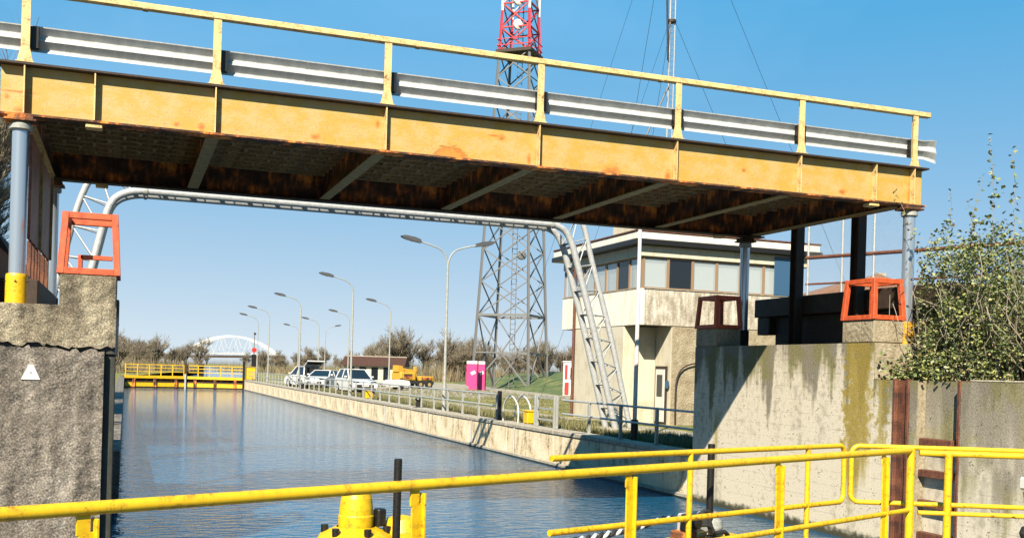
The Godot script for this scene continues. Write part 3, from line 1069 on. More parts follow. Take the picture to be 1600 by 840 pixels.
# ---------------------------------------------------------------- control house
func build_house() -> void:
	var o := thing("control_house", "cream control house with a window band and overhanging upper floor beyond the bridge", "building")
	var X := 17.4
	var Z := -34.03
	var s := Shape.new()
	s.block(Vector3(X, QUAY - 0.1, -39.9), Vector3(18.748, 4.68, -35.3), 0.02)
	part("wall", s, M.plaster, o)
	s = Shape.new()
	s.block(Vector3(18.75, QUAY - 0.1, -39.9), Vector3(24.4, 4.68, Z - 0.02), 0.02)
	var side := part("wall", s, M.old_stone, o)
	side.set_meta("label", "bare stained block of the lower storey")
	s = Shape.new()
	s.block(Vector3(18.73, QUAY - 0.1, -35.29), Vector3(18.747, 4.68, Z - 0.04))
	part("wall", s, M.plaster, o)
	# band under the windows
	s = Shape.new()
	s.block(Vector3(X - 0.02, 4.682, -41.2), Vector3(X + 0.18, 6.0, Z), 0.015)
	part("parapet", s, M.white_wall, o)
	s = Shape.new()
	s.block(Vector3(X + 0.182, 4.682, Z - 0.2), Vector3(24.6, 6.0, Z + 0.003), 0.015)
	part("parapet", s, M.streaked, o)
	s = Shape.new()
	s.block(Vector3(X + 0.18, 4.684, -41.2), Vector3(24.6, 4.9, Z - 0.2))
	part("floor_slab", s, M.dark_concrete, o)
	# window band: x = X face and z = Z face
	s = Shape.new()
	s.block(Vector3(X + 0.5, 4.9, -41.0), Vector3(24.4, 7.9, Z - 0.5))
	part("inner_wall", s, M.blind, o)
	for k in 7:
		house_window(o, Vector3(X + 0.1, 6.02, Z - 0.1 - 1.02 * k), Vector3(0, 0, -1), 1.02, k == 1)
	for k in 6:
		house_window(o, Vector3(X + 0.12 + 1.02 * k, 6.02, Z - 0.1), Vector3(1, 0, 0), 1.02, k == 1)
	s = Shape.new()
	s.block(Vector3(X - 0.02, 7.17, -41.2), Vector3(24.6, 7.56, Z + 0.02), 0.015)
	part("lintel", s, M.plaster, o)
	s = Shape.new()
	s.block(Vector3(X - 0.38, 7.562, -41.7), Vector3(25.0, 7.75, Z + 0.3), 0.02)
	part("gutter", s, M.black_steel, o)
	s = Shape.new()
	s.block(Vector3(X - 0.32, 7.752, -41.6), Vector3(24.9, 8.02, Z + 0.24), 0.02)
	part("roof", s, M.white_wall, o)
	s = Shape.new()
	s.block(Vector3(X - 0.36, 8.022, -41.6), Vector3(24.95, 8.08, Z + 0.28), 0.01)
	part("roof_edge", s, M.brown_steel, o)
	s = Shape.new()
	s.block(Vector3(X + 1.2, 8.08, -39), Vector3(20, 9.2, -36), 0.02)
	part("roof_housing", s, M.plaster, o)
	# down pipe, door, niche lamp
	s = Shape.new()
	s.tube(Vector3(X - 0.1, QUAY, -39.75), Vector3(X - 0.1, 7.5, -39.75), 0.06, -1, 8)
	part("down_pipe", s, M.brown_steel, o)
	s = Shape.new()
	s.block(Vector3(18.69, QUAY, -35.18), Vector3(18.728, 3.22, -34.28), 0.004)
	var fr := part("door", s, M.dark_steel, o)
	s = Shape.new()
	s.block(Vector3(18.66, QUAY + 0.06, -35.08), Vector3(18.688, 3.1, -34.4), 0.004)
	var lf := part("door_leaf", s, M.white_paint, fr)
	lf.set_meta("label", "white door leaf")
	s = Shape.new()
	s.block(Vector3(18.645, 2.1, -34.95), Vector3(18.658, 2.9, -34.55))
	part("door_pane", s, M.dark_glass, fr)
	s = Shape.new()
	s.lathe(Vector3.ZERO, [Vector2(0.0, 0.0), Vector2(0.16, 0.0), Vector2(0.16, 0.012), Vector2(0.0, 0.012)], 16)
	var sg := part("round_sign", s, M.blue_panel, o)
	sg.rotation.z = PI / 2
	sg.position = Vector3(18.66, 2.55, -34.17)
	s = Shape.new()
	s.path(arc([Vector3(18.9, 1.1, Z + 0.1), Vector3(18.9, 2.6, Z + 0.1), Vector3(19.2, 3.2, Z + 0.1), Vector3(20.0, 3.4, Z + 0.1)]), [0.03], 6)
	part("conduit", s, M.dark_steel, o)
	# stained panel and grille at the building's end
	s = Shape.new()
	s.block(Vector3(23.0, 6.03, Z + 0.025), Vector3(24.2, 7.5, Z + 0.06), 0.01)
	var bp := part("shutter", s, M.blue_panel, o)
	bp.set_meta("label", "blue shutter at the end of the window band")
	settle(o, Vector3(21, QUAY, -37))


func house_window(o: Node3D, at: Vector3, dir: Vector3, w: float, open: bool) -> void:
	var h := 1.14
	var nrm := Vector3(-1, 0, 0) if absf(dir.z) > 0.5 else Vector3(0, 0, 1)
	var f := 0.055
	var s := Shape.new()
	for q in [[0.0, f], [w - f, w]]:
		var a: Vector3 = at + dir * q[0]
		var b: Vector3 = at + dir * q[1] + Vector3(0, h, 0)
		s.block(a - nrm * 0.06, b + nrm * 0.03, 0.004)
	for q in [[0.0, f], [h - f, h]]:
		s.block(at + dir * (f + 0.001) + Vector3(0, q[0], 0) - nrm * 0.05, at + dir * (w - f - 0.001) + Vector3(0, q[1], 0) + nrm * 0.025, 0.004)
	var win := part("window", s, M.window_frame, o)
	s = Shape.new()
	s.block(at + dir * f + Vector3(0, f, 0) - nrm * 0.012, at + dir * (w - f) + Vector3(0, h - f, 0) - nrm * 0.006)
	part("pane", s, M.dark_glass if open else M.glass, win)
	if not open:
		s = Shape.new()
		s.block(at + dir * f + Vector3(0, f, 0) - nrm * 0.12, at + dir * (w - f) + Vector3(0, h - f, 0) - nrm * 0.11)
		part("blind", s, M.blind, win)
	s = Shape.new()
	s.block(at + dir * 0.0 + Vector3(0, -0.018, 0) - nrm * 0.02, at + dir * w + Vector3(0, 0.0, 0) + nrm * 0.14)
	part("sill", s, M.coping, win)


# ---------------------------------------------------------------- lattice tower and mast
func build_tower() -> void:
	var o := thing("lattice_tower", "tall lattice radio tower, grey below and red and white above", "tower", Vector3(36.16, 1.08, -98.6))
	var fwd := Vector3(sin(0.353), 0, -cos(0.353))
	var rgt := Vector3(cos(0.353), 0, sin(0.353))
	var dirs := [rgt * 3.8 + fwd * 1.75, rgt * 1.75 - fwd * 3.8, rgt * -3.8 - fwd * 1.75, rgt * -1.75 + fwd * 3.8]
	var levels := [0.0, 3.6, 7.3, 10.6, 13.8, 16.9, 19.9, 22.8, 25.6, 28.3, 30.9, 33.4, 35.8, 38.2, 40.6, 43.0, 46.0, 49.0]
	for k in 4:
		for seg in [[0.0, 33.4, M.tower_grey], [33.4, 37.5, M.mast_red], [37.5, 49.0, M.tower_white]]:
			var s := Shape.new()
			s.bar(tp(dirs[k], seg[0]), tp(dirs[k], seg[1]), 0.22, 0.22, Vector3.BACK)
			part("leg", s, seg[2], o)
	for j in levels.size() - 1:
		var y0: float = levels[j]
		var y1: float = levels[j + 1]
		var m: Material = M.tower_grey if y0 < 33 else (M.mast_red if y0 < 37 else M.tower_white)
		for k in 4:
			var a: Vector3 = dirs[k]
			var b: Vector3 = dirs[(k + 1) % 4]
			var s := Shape.new()
			if j == 0:
				var mid := (tp(a, y1) + tp(b, y1)) * 0.5
				s.bar(tp(a, 0.2), mid, 0.13, 0.13)
				s.bar(tp(b, 0.2), mid, 0.13, 0.13)
			elif j == 1:
				var mid := (tp(a, y0) + tp(b, y0)) * 0.5
				s.bar(tp(a, y1), mid, 0.11, 0.11)
				s.bar(tp(b, y1), mid, 0.11, 0.11)
			else:
				s.bar(tp(a, y0), tp(b, y1), 0.1, 0.1)
				s.bar(tp(b, y0), tp(a, y1), 0.1, 0.1)
			part("brace", s, m, o)
			if j in [0, 1, 4, 7, 10, 11, 12]:
				s = Shape.new()
				s.bar(tp(a, y1), tp(b, y1), 0.16, 0.22 if j == 1 else 0.12)
				part("girt", s, m, o)
	# platform with a red cage
	var s := Shape.new()
	for k in 4:
		s.face([Vector3(0, 33.5, 0), tp(dirs[k], 33.4) * Vector3(1.15, 0, 1.15) + Vector3(0, 33.5, 0), tp(dirs[(k + 1) % 4], 33.4) * Vector3(1.15, 0, 1.15) + Vector3(0, 33.5, 0)], Vector3.DOWN)
		s.bar(tp(dirs[k], 33.4) * Vector3(1.15, 0, 1.15) + Vector3(0, 33.42, 0), tp(dirs[(k + 1) % 4], 33.4) * Vector3(1.15, 0, 1.15) + Vector3(0, 33.42, 0), 0.1, 0.3)
	part("platform", s, M.dark_steel, o)
	for k in 4:
		for y in [34.0, 34.6]:
			s = Shape.new()
			s.bar(tp(dirs[k], 33.4) * Vector3(1.12, 0, 1.12) + Vector3(0, y, 0), tp(dirs[(k + 1) % 4], 33.4) * Vector3(1.12, 0, 1.12) + Vector3(0, y, 0), 0.07, 0.07)
			part("platform_rail", s, M.mast_red, o)
	# ladder up the middle and a drum aerial
	for x in [-0.25, 0.25]:
		s = Shape.new()
		s.tube(Vector3(x, 0, 0.3), Vector3(x, 49, 0.1), 0.04, -1, 5)
		part("ladder_stile", s, M.tower_grey, o)
	s = Shape.new()
	for k in 90:
		s.tube(Vector3(-0.25, 0.5 + 0.5 * k, 0.3), Vector3(0.25, 0.5 + 0.5 * k, 0.3), 0.025, -1, 4, false)
	var rn := part("ladder_rungs", s, M.tower_grey, o)
	rn.set_meta("kind", "stuff")
	for q in [[13.3, 0.45], [36.0, 0.5], [38.5, 0.6], [39.5, 0.5]]:
		s = Shape.new()
		s.lathe(Vector3.ZERO, [Vector2(0.0, -0.18), Vector2(q[1], -0.14), Vector2(q[1], 0.14), Vector2(q[1] * 0.7, 0.2), Vector2(0.0, 0.22)], 16)
		var dr := part("drum_aerial", s, M.tower_grey if q[0] < 20 else M.tower_white, o)
		dr.position = Vector3(0.4 if q[0] < 20 else -0.7, q[0], 1.2)
		dr.rotation.x = PI / 2


func tp(d: Vector3, y: float) -> Vector3:
	var f := maxf(1.0 - 0.0165 * minf(y, 12.5) - 0.0125 * maxf(0.0, minf(y, 38.0) - 12.5), 0.3)
	return d * f + Vector3(0, y, 0)


func build_mast() -> void:
	var at := Vector3(29.7, 1.08, -55.1)
	var o := thing("radio_mast", "slender pale guyed mast rising behind the bridge railing", "mast", at)
	var tri := []
	for k in 3:
		tri.append(Vector3(cos(TAU * k / 3 + 0.4) * 0.2, 0, sin(TAU * k / 3 + 0.4) * 0.2))
	for k in 3:
		var s := Shape.new()
		s.tube(tri[k], tri[k] + Vector3(0, 32, 0), 0.035, -1, 6)
		part("chord", s, M.galvanised, o)
	var lace := Shape.new()
	for j in 92:
		var y := 0.2 + 0.34 * j
		for k in 3:
			lace.tube(tri[k] + Vector3(0, y, 0), tri[(k + 1) % 3] + Vector3(0, y + 0.34, 0), 0.014, -1, 4, false)
	var lp := part("lacing", lace, M.galvanised, o)
	lp.set_meta("kind", "stuff")
	for y in [22.6, 15.0]:
		var s := Shape.new()
		s.tube(Vector3(0, y, 0), Vector3(0, y + 0.15, 0), 0.27, -1, 12)
		part("collar", s, M.dark_steel, o)
	for k in 3:
		var an := TAU * k / 3 + 0.2
		for q in [[31.5, 15.0], [22.7, 11.0], [15.0, 9.0]]:
			var s := Shape.new()
			s.tube(Vector3(cos(an) * 0.2, q[0], sin(an) * 0.2), Vector3(cos(an) * q[1], 0.0, sin(an) * q[1]), 0.012, -1, 4)
			part("guy_wire", s, M.black_steel, o)
	var s := Shape.new()
	s.tube(Vector3(-0.5, 25, 0.2), Vector3(-0.28, 20.3, 0.2), 0.06, -1, 6)
	part("aerial", s, M.dark_steel, o)
	s = Shape.new()
	s.tube(Vector3(-0.2, 18.8, 0.2), Vector3(-2.4, 14.2, 0.6), 0.05, -1, 6)
	part("stay_rod", s, M.tower_grey, o)


# ---------------------------------------------------------------- far gate and arch bridge
func build_far_gate() -> void:
	for k in 2:
		var x0 := 0.0 if k == 0 else 6.35
		var x1 := 6.15 if k == 0 else 12.35
		var o := thing("lock_gate_leaf", ["yellow far lock gate leaf next to the shaded wall", "yellow far lock gate leaf next to the pale quay"][k], "lock gate", Vector3.ZERO, "leaves of the far lock gate")
		var z0 := -119.5 if k == 0 else -121.0
		var z1 := -121.0 if k == 0 else -119.5
		for q in [[1.02, 1.32, 0.35, M.yellow], [0.62, 0.72, 0.3, M.dark_steel], [0.14, 0.58, 0.2, M.yellow], [-0.2, 0.13, 0.3, M.black_steel]]:
			var s := Shape.new()
			s.bar(Vector3(x0, (q[0] + q[1]) / 2, z0), Vector3(x1, (q[0] + q[1]) / 2, z1), q[2], q[1] - q[0])
			part("beam", s, q[3], o)
		var s2 := Shape.new()
		s2.bar(Vector3(x0, 0.4, z0 - 0.3), Vector3(x1, 0.4, z1 - 0.3), 0.08, 1.3)
		part("skin_plate", s2, M.rust, o)
		for y in [1.75, 2.15, 2.5]:
			s2 = Shape.new()
			s2.bar(Vector3(x0, y, z0), Vector3(x1, y, z1), 0.07, 0.07 if y < 2.4 else 0.09)
			part("rail", s2, M.yellow, o)
		for j in 6:
			var p := Vector3(lerpf(x0 + 0.05, x1 - 0.05, j / 5.0), 1.3, lerpf(z0, z1, j / 5.0))
			s2 = Shape.new()
			s2.bar(p, p + Vector3(0, 1.22, 0), 0.1 if j != 1 else 0.22, 0.1, Vector3.RIGHT)
			part("rail_post", s2, M.yellow, o)
		for j in 3:
			var p := Vector3(lerpf(x0 + 0.9, x1 - 0.9, j / 2.0), 0.1, lerpf(z0, z1, (j + 0.5) / 3.0) + 0.18)
			s2 = Shape.new()
			s2.bar(p, p + Vector3(0, 0.95, 0), 0.3, 0.12, Vector3.BACK)
			part("rib", s2, M.rust, o)
		settle(o, Vector3((x0 + x1) / 2, 0, -120))
	var g := thing("mitre_post", "pale upright post between the two far gate leaves", "post")
	var s3 := Shape.new()
	s3.block(Vector3(6.16, -0.5, -120.9), Vector3(6.34, 1.6, -120.6), 0.02)
	part("shaft", s3, M.galvanised, g)
	s3 = Shape.new()
	s3.block(Vector3(6.12, 1.6, -120.95), Vector3(6.38, 2.9, -120.55), 0.03)
	part("cap_box", s3, M.dark_steel, g)
	settle(g, Vector3(6.25, 0, -120.7))
	g = thing("control_post", "dark control cabinet on the far gate walkway", "cabinet")
	s3 = Shape.new()
	s3.block(Vector3(7.7, 1.33, -121.0), Vector3(8.15, 2.3, -120.7), 0.03)
	part("cabinet", s3, M.black_steel, g)
	s3 = Shape.new()
	s3.block(Vector3(7.62, 2.3, -121.05), Vector3(8.23, 2.75, -120.65), 0.1)
	part("hood", s3, M.dark_steel, g)
	settle(g, Vector3(7.9, 1.33, -120.8))
	g = thing("fender_post", "dark timber fender post at the end of the pale quay wall", "post")
	s3 = Shape.new()
	s3.bar(Vector3(12.3, -0.5, -118.9), Vector3(12.3, 3.1, -118.9), 0.24, 0.24, Vector3.BACK, 0.02)
	part("shaft", s3, M.black_steel, g)
	s3 = Shape.new()
	s3.box(Vector3(12.3, 3.15, -118.9), Vector3(0.32, 0.08, 0.32), Basis(), 0.02)
	part("cap", s3, M.dark_steel, g)
	settle(g, Vector3(12.3, 0, -118.9))
	g = thing("gate_motor_housing", "yellow gate machine housing on the quay beside the fender post", "housing")
	s3 = Shape.new()
	s3.block(Vector3(12.6, QUAY, -119.6), Vector3(13.6, 2.5, -118.7), 0.08)
	part("casing", s3, M.yellow, g)
	s3 = Shape.new()
	s3.block(Vector3(12.55, 2.5, -119.65), Vector3(13.65, 2.58, -118.65), 0.02)
	part("lid", s3, M.dusty_steel, g)
	settle(g, Vector3(13.1, QUAY, -119.1))
	# signal with a red disc
	g = thing("signal_post", "signal post with a round red disc at the far gate", "signal")
	s3 = Shape.new()
	s3.tube(Vector3(13.55, QUAY, -120.8), Vector3(13.55, 6.3, -120.8), 0.07, 0.05, 8)
	part("pole", s3, M.tower_grey, g)
	s3 = Shape.new()
	s3.lathe(Vector3.ZERO, [Vector2(0, -0.05), Vector2(0.27, -0.05), Vector2(0.27, 0.05), Vector2(0, 0.05)], 20)
	var disc := part("disc", s3, M.red_paint, g)
	disc.position = Vector3(13.55, 4.45, -120.65)
	disc.rotation.x = PI / 2
	s3 = Shape.new()
	s3.block(Vector3(13.3, 2.4, -120.9), Vector3(13.8, 3.95, -120.65), 0.05)
	part("lantern", s3, M.black_steel, g)
	s3 = Shape.new()
	s3.tube(Vector3(13.5, 6.25, -120.8), Vector3(13.7, 6.3, -120.8), 0.13, 0.13, 8)
	part("camera", s3, M.black_steel, g)
	settle(g, Vector3(13.55, QUAY, -120.8))


func build_arch_bridge() -> void:
	var o := thing("arch_bridge", "distant white steel arch bridge over the canal", "bridge")
	var a := Vector3(30.8, 6.4, -628.0)
	var b := Vector3(82.0, 7.4, -609.0)
	var side := (b - a).cross(Vector3.UP).normalized() * 4.5
	var s := Shape.new()
	s.bar(a - (b - a) * 0.6, b + (b - a) * 0.05, 9.6, 1.3)
	part("deck", s, M.dark_steel, o)
	for e in [-1.0, 1.0]:
		var p := []
		for k in 21:
			var f := k / 20.0
			p.append(a.lerp(b, f) + side * e + Vector3(0, 0.7 + 10.8 * 4.0 * f * (1.0 - f), 0))
		s = Shape.new()
		for k in 20:
			s.bar(p[k], p[k + 1], 0.8, 0.85)
		part("arch_rib", s, M.tower_white, o)
		for k in range(2, 19, 3):
			s = Shape.new()
			s.bar(p[k], a.lerp(b, (k + 1.4) / 20.0) + side * e, 0.13, 0.13)
			s.bar(p[k], a.lerp(b, (k - 1.4) / 20.0) + side * e, 0.13, 0.13)
			part("hanger", s, M.tower_white, o)
		s = Shape.new()
		s.bar(a - (b - a) * 0.6 + side * e + Vector3.UP * 1.7, b + side * e + Vector3.UP * 1.7, 0.15, 0.6)
		part("parapet", s, M.galvanised, o)
	for f in [-0.3, 0.0, 1.02]:
		s = Shape.new()
		var p2: Vector3 = a.lerp(b, f)
		s.block(Vector3(p2.x - 2, 0, p2.z - 3), Vector3(p2.x + 2, p2.y - 0.6, p2.z + 3))
		part("abutment", s, M.coping, o)
	settle(o, Vector3(54, 0, -619))


# ---------------------------------------------------------------- near mitre gate
func build_near_gate() -> void:
	var o := thing("lock_gate_leaf", "near yellow gate railing running from the rough pier to the middle of the canal", "lock gate")
	var A := Vector3(-0.95, 2.29, -3.89)
	var B := Vector3(6.2, 2.29, -7.1)
	var dir := (B - A).normalized()
	var s := Shape.new()
	s.path([A, B], [0.027], 12)
	part("handrail", s, M.yellow, o)
	s = Shape.new()
	s.path([A + Vector3.DOWN * 0.5, B + Vector3.DOWN * 0.5], [0.02], 10)
	part("mid_rail", s, M.yellow, o)
	for x in [-0.15, 1.31, 2.79, 4.29, 5.74]:
		var p: Vector3 = A + dir * ((x - A.x) / dir.x)
		s = Shape.new()
		var q := Vector3(p.x, 1.25, p.z) + dir * 0.035
		s.bar(q, Vector3(q.x, 2.2, q.z), 0.066, 0.012, dir.cross(Vector3.UP), 0.002)
		s.bar(q + dir * 0.031, Vector3(q.x, 2.25, q.z) + dir * 0.031, 0.012, 0.055, dir.cross(Vector3.UP), 0.002)
		s.bar(Vector3(p.x, 2.19, p.z) + dir * 0.02, Vector3(p.x, 2.275, p.z) + dir * 0.02, 0.05, 0.012, dir.cross(Vector3.UP))
		part("post", s, M.yellow, o)
	s = Shape.new()
	s.path([Vector3(B.x, 1.25, B.z), B + Vector3.UP * 0.02], [0.034], 12)
	part("end_post", s, M.yellow, o)
	# rail on the other side of the walkway, bent round at its end
	var C := Vector3(2.64, 2.29, -6.37)
	var D := Vector3(5.93, 2.29, -7.62)
	var d2 := (D - C).normalized()
	s = Shape.new()
	s.path(bent(C, D, d2, 1.8), [0.022], 10)
	part("far_rail", s, M.yellow, o)
	for x in [3.97, 5.41]:
		var p: Vector3 = C + d2 * ((x - C.x) / d2.x)
		s = Shape.new()
		s.path([Vector3(p.x, 1.25, p.z), p], [0.022], 10)
		part("far_post", s, M.yellow, o)
	s = Shape.new()
	s.bar(Vector3(-0.6, 1.22, -4.5), Vector3(5.95, 1.22, -7.4), 1.0, 0.05)
	part("walkway", s, M.dusty_steel, o)
	s = Shape.new()
	s.bar(Vector3(-0.4, 0.1, -4.55), Vector3(6.1, 0.1, -7.5), 0.5, 2.1)
	part("leaf_body", s, M.rust, o)
	settle(o, Vector3(2.8, 1.2, -5.8))
	# the other leaf
	o = thing("lock_gate_leaf", "near yellow gate railing running from the middle of the canal to the stained lock wall", "lock gate")
	var dr := Vector3(cos(0.42), 0, sin(0.42))
	var E := Vector3(6.0, 2.29, -7.61)
	s = Shape.new()
	s.path(bent(E + dr * 6.4, E, -dr, 1.8), [0.022], 10)
	part("far_rail", s, M.yellow, o)
	var N := Vector3(6.27, 2.27, -7.08)
	for q in [[0.0, 0.027], [-0.5, 0.02]]:
		s = Shape.new()
		s.path([N + Vector3(0, q[0], 0), N + Vector3(0, q[0], 0) + dr * 6.2], [q[1]], 10)
		part("handrail" if q[0] == 0.0 else "mid_rail", s, M.yellow, o)
	for t in [0.24, 1.9, 3.5, 5.1]:
		s = Shape.new()
		var p: Vector3 = N + dr * t
		s.path([Vector3(p.x, 1.25, p.z), p], [0.032 if t < 1 else 0.026], 10)
		part("post", s, M.yellow, o)
	s = Shape.new()
	s.bar(Vector3(6.4, 1.22, -7.4), Vector3(12.0, 1.22, -4.9), 1.0, 0.05)
	part("walkway", s, M.dusty_steel, o)
	s = Shape.new()
	s.bar(Vector3(6.25, 0.1, -7.5), Vector3(12.2, 0.1, -4.85), 0.5, 2.1)
	part("leaf_body", s, M.rust, o)
	settle(o, Vector3(9.2, 1.2, -6.3))
	# sluice spindles
	for q in [[Vector3(1.38, 0.9, -5.46), 2.37, 0.022, "black steel spindle standing behind the yellow handrail near the yellow valve column"], [Vector3(4.42, 1.3, -7.33), 2.32, 0.029, "black steel spindle rising out of the grey actuator"]]:
		var g := thing("sluice_spindle", q[3], "spindle", q[0], "sluice spindles at the near gate")
		s = Shape.new()
		var h: float = q[1] - q[0].y
		s.lathe(Vector3.ZERO, [Vector2(q[2], 0), Vector2(q[2], h - 0.004), Vector2(q[2] - 0.004, h), Vector2(0, h)], 14)
		part("rod", s, M.black_steel, g)
		s = Shape.new()
		for k in 14:
			s.lathe(Vector3(0, 0.02 + 0.028 * k, 0), [Vector2(q[2], 0.0), Vector2(q[2] + 0.004, 0.007), Vector2(q[2], 0.014)], 12)
		part("thread", s, M.galvanised, g)
	# yellow valve column
	var v := thing("valve_column", "tapered yellow cast valve column behind the near handrail", "column", Vector3(1.24, 1.19, -5.83))
	s = Shape.new()
	s.lathe(Vector3.ZERO, [Vector2(0.1, 0.4), Vector2(0.1, 0.78), Vector2(0.101, 0.83), Vector2(0.096, 0.838), Vector2(0.095, 0.87), Vector2(0.088, 0.93), Vector2(0.078, 0.96), Vector2(0.03, 0.98), Vector2(0, 0.985)], 14)
	part("neck", s, M.yellow, v)
	s = Shape.new()
	s.lathe(Vector3.ZERO, [Vector2(0.1, 0.0), Vector2(0.1, 0.42), Vector2(0.22, 0.6), Vector2(0.235, 0.67), Vector2(0.2, 0.73), Vector2(0.11, 0.77)], 14)
	part("flange", s, M.yellow, v)
	s = Shape.new()
	s.lathe(Vector3(0.27, 0, 0.0), [Vector2(0.1, 0.0), Vector2(0.12, 0.45), Vector2(0.12, 0.74), Vector2(0.09, 0.81), Vector2(0, 0.83)], 12)
	part("side_cap", s, M.yellow, v)
	for k in 6:
		s = Shape.new()
		var an := TAU * k / 6 + 0.35
		s.tube(Vector3(cos(an) * 0.175, 0.7, sin(an) * 0.175), Vector3(cos(an) * 0.175, 0.775, sin(an) * 0.175), 0.022, -1, 6)
		part("bolt", s, M.black_steel, v)
	s = Shape.new()
	s.box(Vector3(0.13, 0.82, 0.02), Vector3(0.06, 0.1, 0.06), Basis(Vector3.UP, 0.4), 0.01)
	part("bracket", s, M.black_steel, v)
	# actuator by the second spindle
	var m := thing("gate_actuator", "grey actuator with black hoses under the short spindle", "actuator", Vector3(4.3, 1.24, -7.32), "", 0.42)
	s = Shape.new()
	s.box(Vector3(-0.02, 0.46, 0), Vector3(0.34, 0.16, 0.12), Basis(), 0.012)
	part("plate", s, M.galvanised, m)
	s = Shape.new()
	s.lathe(Vector3(0.17, 0.36, 0), [Vector2(0.0, 0.0), Vector2(0.1, 0.0), Vector2(0.11, 0.05), Vector2(0.1, 0.1), Vector2(0.07, 0.13), Vector2(0.06, 0.17), Vector2(0, 0.18)], 14)
	part("motor", s, M.grey_paint, m)
	s = Shape.new()
	s.tube(Vector3(-0.19, 0.42, 0.06), Vector3(-0.19, 0.54, 0.06), 0.07, 0.06, 10)
	s.tube(Vector3(-0.19, 0.48, 0.02), Vector3(-0.19, 0.48, 0.16), 0.05, 0.04, 10)
	part("coupling", s, M.black_steel, m)
	s = Shape.new()
	s.box(Vector3(-0.17, 0.34, 0.0), Vector3(0.18, 0.14, 0.14), Basis(), 0.012)
	part("gearbox", s, M.rust, m)
	s = Shape.new()
	s.path(arc([Vector3(-0.14, 0.5, 0.08), Vector3(-0.02, 0.56, 0.12), Vector3(0.02, 0.4, 0.12), Vector3(0.2, 0.38, 0.13), Vector3(0.34, 0.3, 0.08)], 4), [0.018], 8)
	s.path(arc([Vector3(-0.1, 0.45, 0.09), Vector3(0.0, 0.44, 0.14), Vector3(0.08, 0.3, 0.14), Vector3(0.28, 0.34, 0.1)], 4), [0.015], 8)
	part("hose", s, M.rubber, m)
	s = Shape.new()
	s.box(Vector3(0.12, 0.3, 0), Vector3(0.7, 0.07, 0.3), Basis(), 0.01)
	part("bed", s, M.yellow, m)
	s = Shape.new()
	s.box(Vector3(0.0, 0.13, 0), Vector3(0.3, 0.27, 0.2), Basis(), 0.01)
	part("pedestal", s, M.yellow, m)
	# two-coloured rope
	var r := thing("twisted_rope", "black and white twisted rope stretched across the gate", "rope")
	for k in 2:
		var pts := []
		var ra := Vector3(2.2, 1.69, -6.45)
		var rb := Vector3(4.06, 1.75, -7.3)
		var d3 := (rb - ra).normalized()
		var sx := d3.cross(Vector3.UP).normalized()
		var sy := sx.cross(d3)
		for j in 161:
			var f := j / 160.0
			var an := TAU * 14.0 * f + PI * k
			pts.append(ra.lerp(rb, f) + Vector3(0, -0.05 * sin(PI * f), 0) + (sx * cos(an) + sy * sin(an)) * 0.013)
		s = Shape.new()
		s.path(pts, [0.015], 6)
		var st := part("strand", s, M.rubber if k == 0 else M.white_paint, r)
		st.set_meta("label", ["black strand", "white strand"][k])
	settle(r, Vector3(3.1, 1.7, -6.9))
	# small lamp on the second leaf
	var lm := thing("gate_lamp", "small white topped gate lamp at the edge of the near railing", "lamp", Vector3(6.68, 1.24, -6.34))
	s = Shape.new()
	s.box(Vector3(0, 0.85, 0), Vector3(0.09, 0.1, 0.09), Basis(), 0.015)
	part("cap", s, M.white_paint, lm)
	s = Shape.new()
	s.path(arc([Vector3(-0.035, 0.79, 0.02), Vector3(-0.02, 0.68, 0.03), Vector3(0.03, 0.6, 0.03), Vector3(0.0, 0.45, 0.02), Vector3(0, 0.0, 0)], 4), [0.016, 0.02], 8)
	s.box(Vector3(0.02, 0.74, 0), Vector3(0.06, 0.1, 0.06), Basis(), 0.01)
	part("stand", s, M.black_steel, lm)
	s = Shape.new()
	s.lathe(Vector3(-0.005, 0.46, 0.02), [Vector2(0, -0.07), Vector2(0.045, -0.05), Vector2(0.062, 0.0), Vector2(0.045, 0.05), Vector2(0, 0.07)], 14)
	part("float_ball", s, M.rubber, lm)


func bent(a: Vector3, b: Vector3, d: Vector3, low: float) -> Array:
	var r := 0.07
	var p := [a, b - d * r]
	for k in range(1, 6):
		var an := PI / 2 * k / 5
		p.append(b - d * r + d * (r * sin(an)) + Vector3.DOWN * (r * (1.0 - cos(an))))
	var q := Vector3(b.x, low, b.z)
	for k in range(0, 6):
		var an := PI / 2 * k / 5
		p.append(q - d * r + d * (r * cos(an)) + Vector3.UP * (r * (1.0 - sin(an))))
	p.append(Vector3(a.x, low, a.z))
	return p


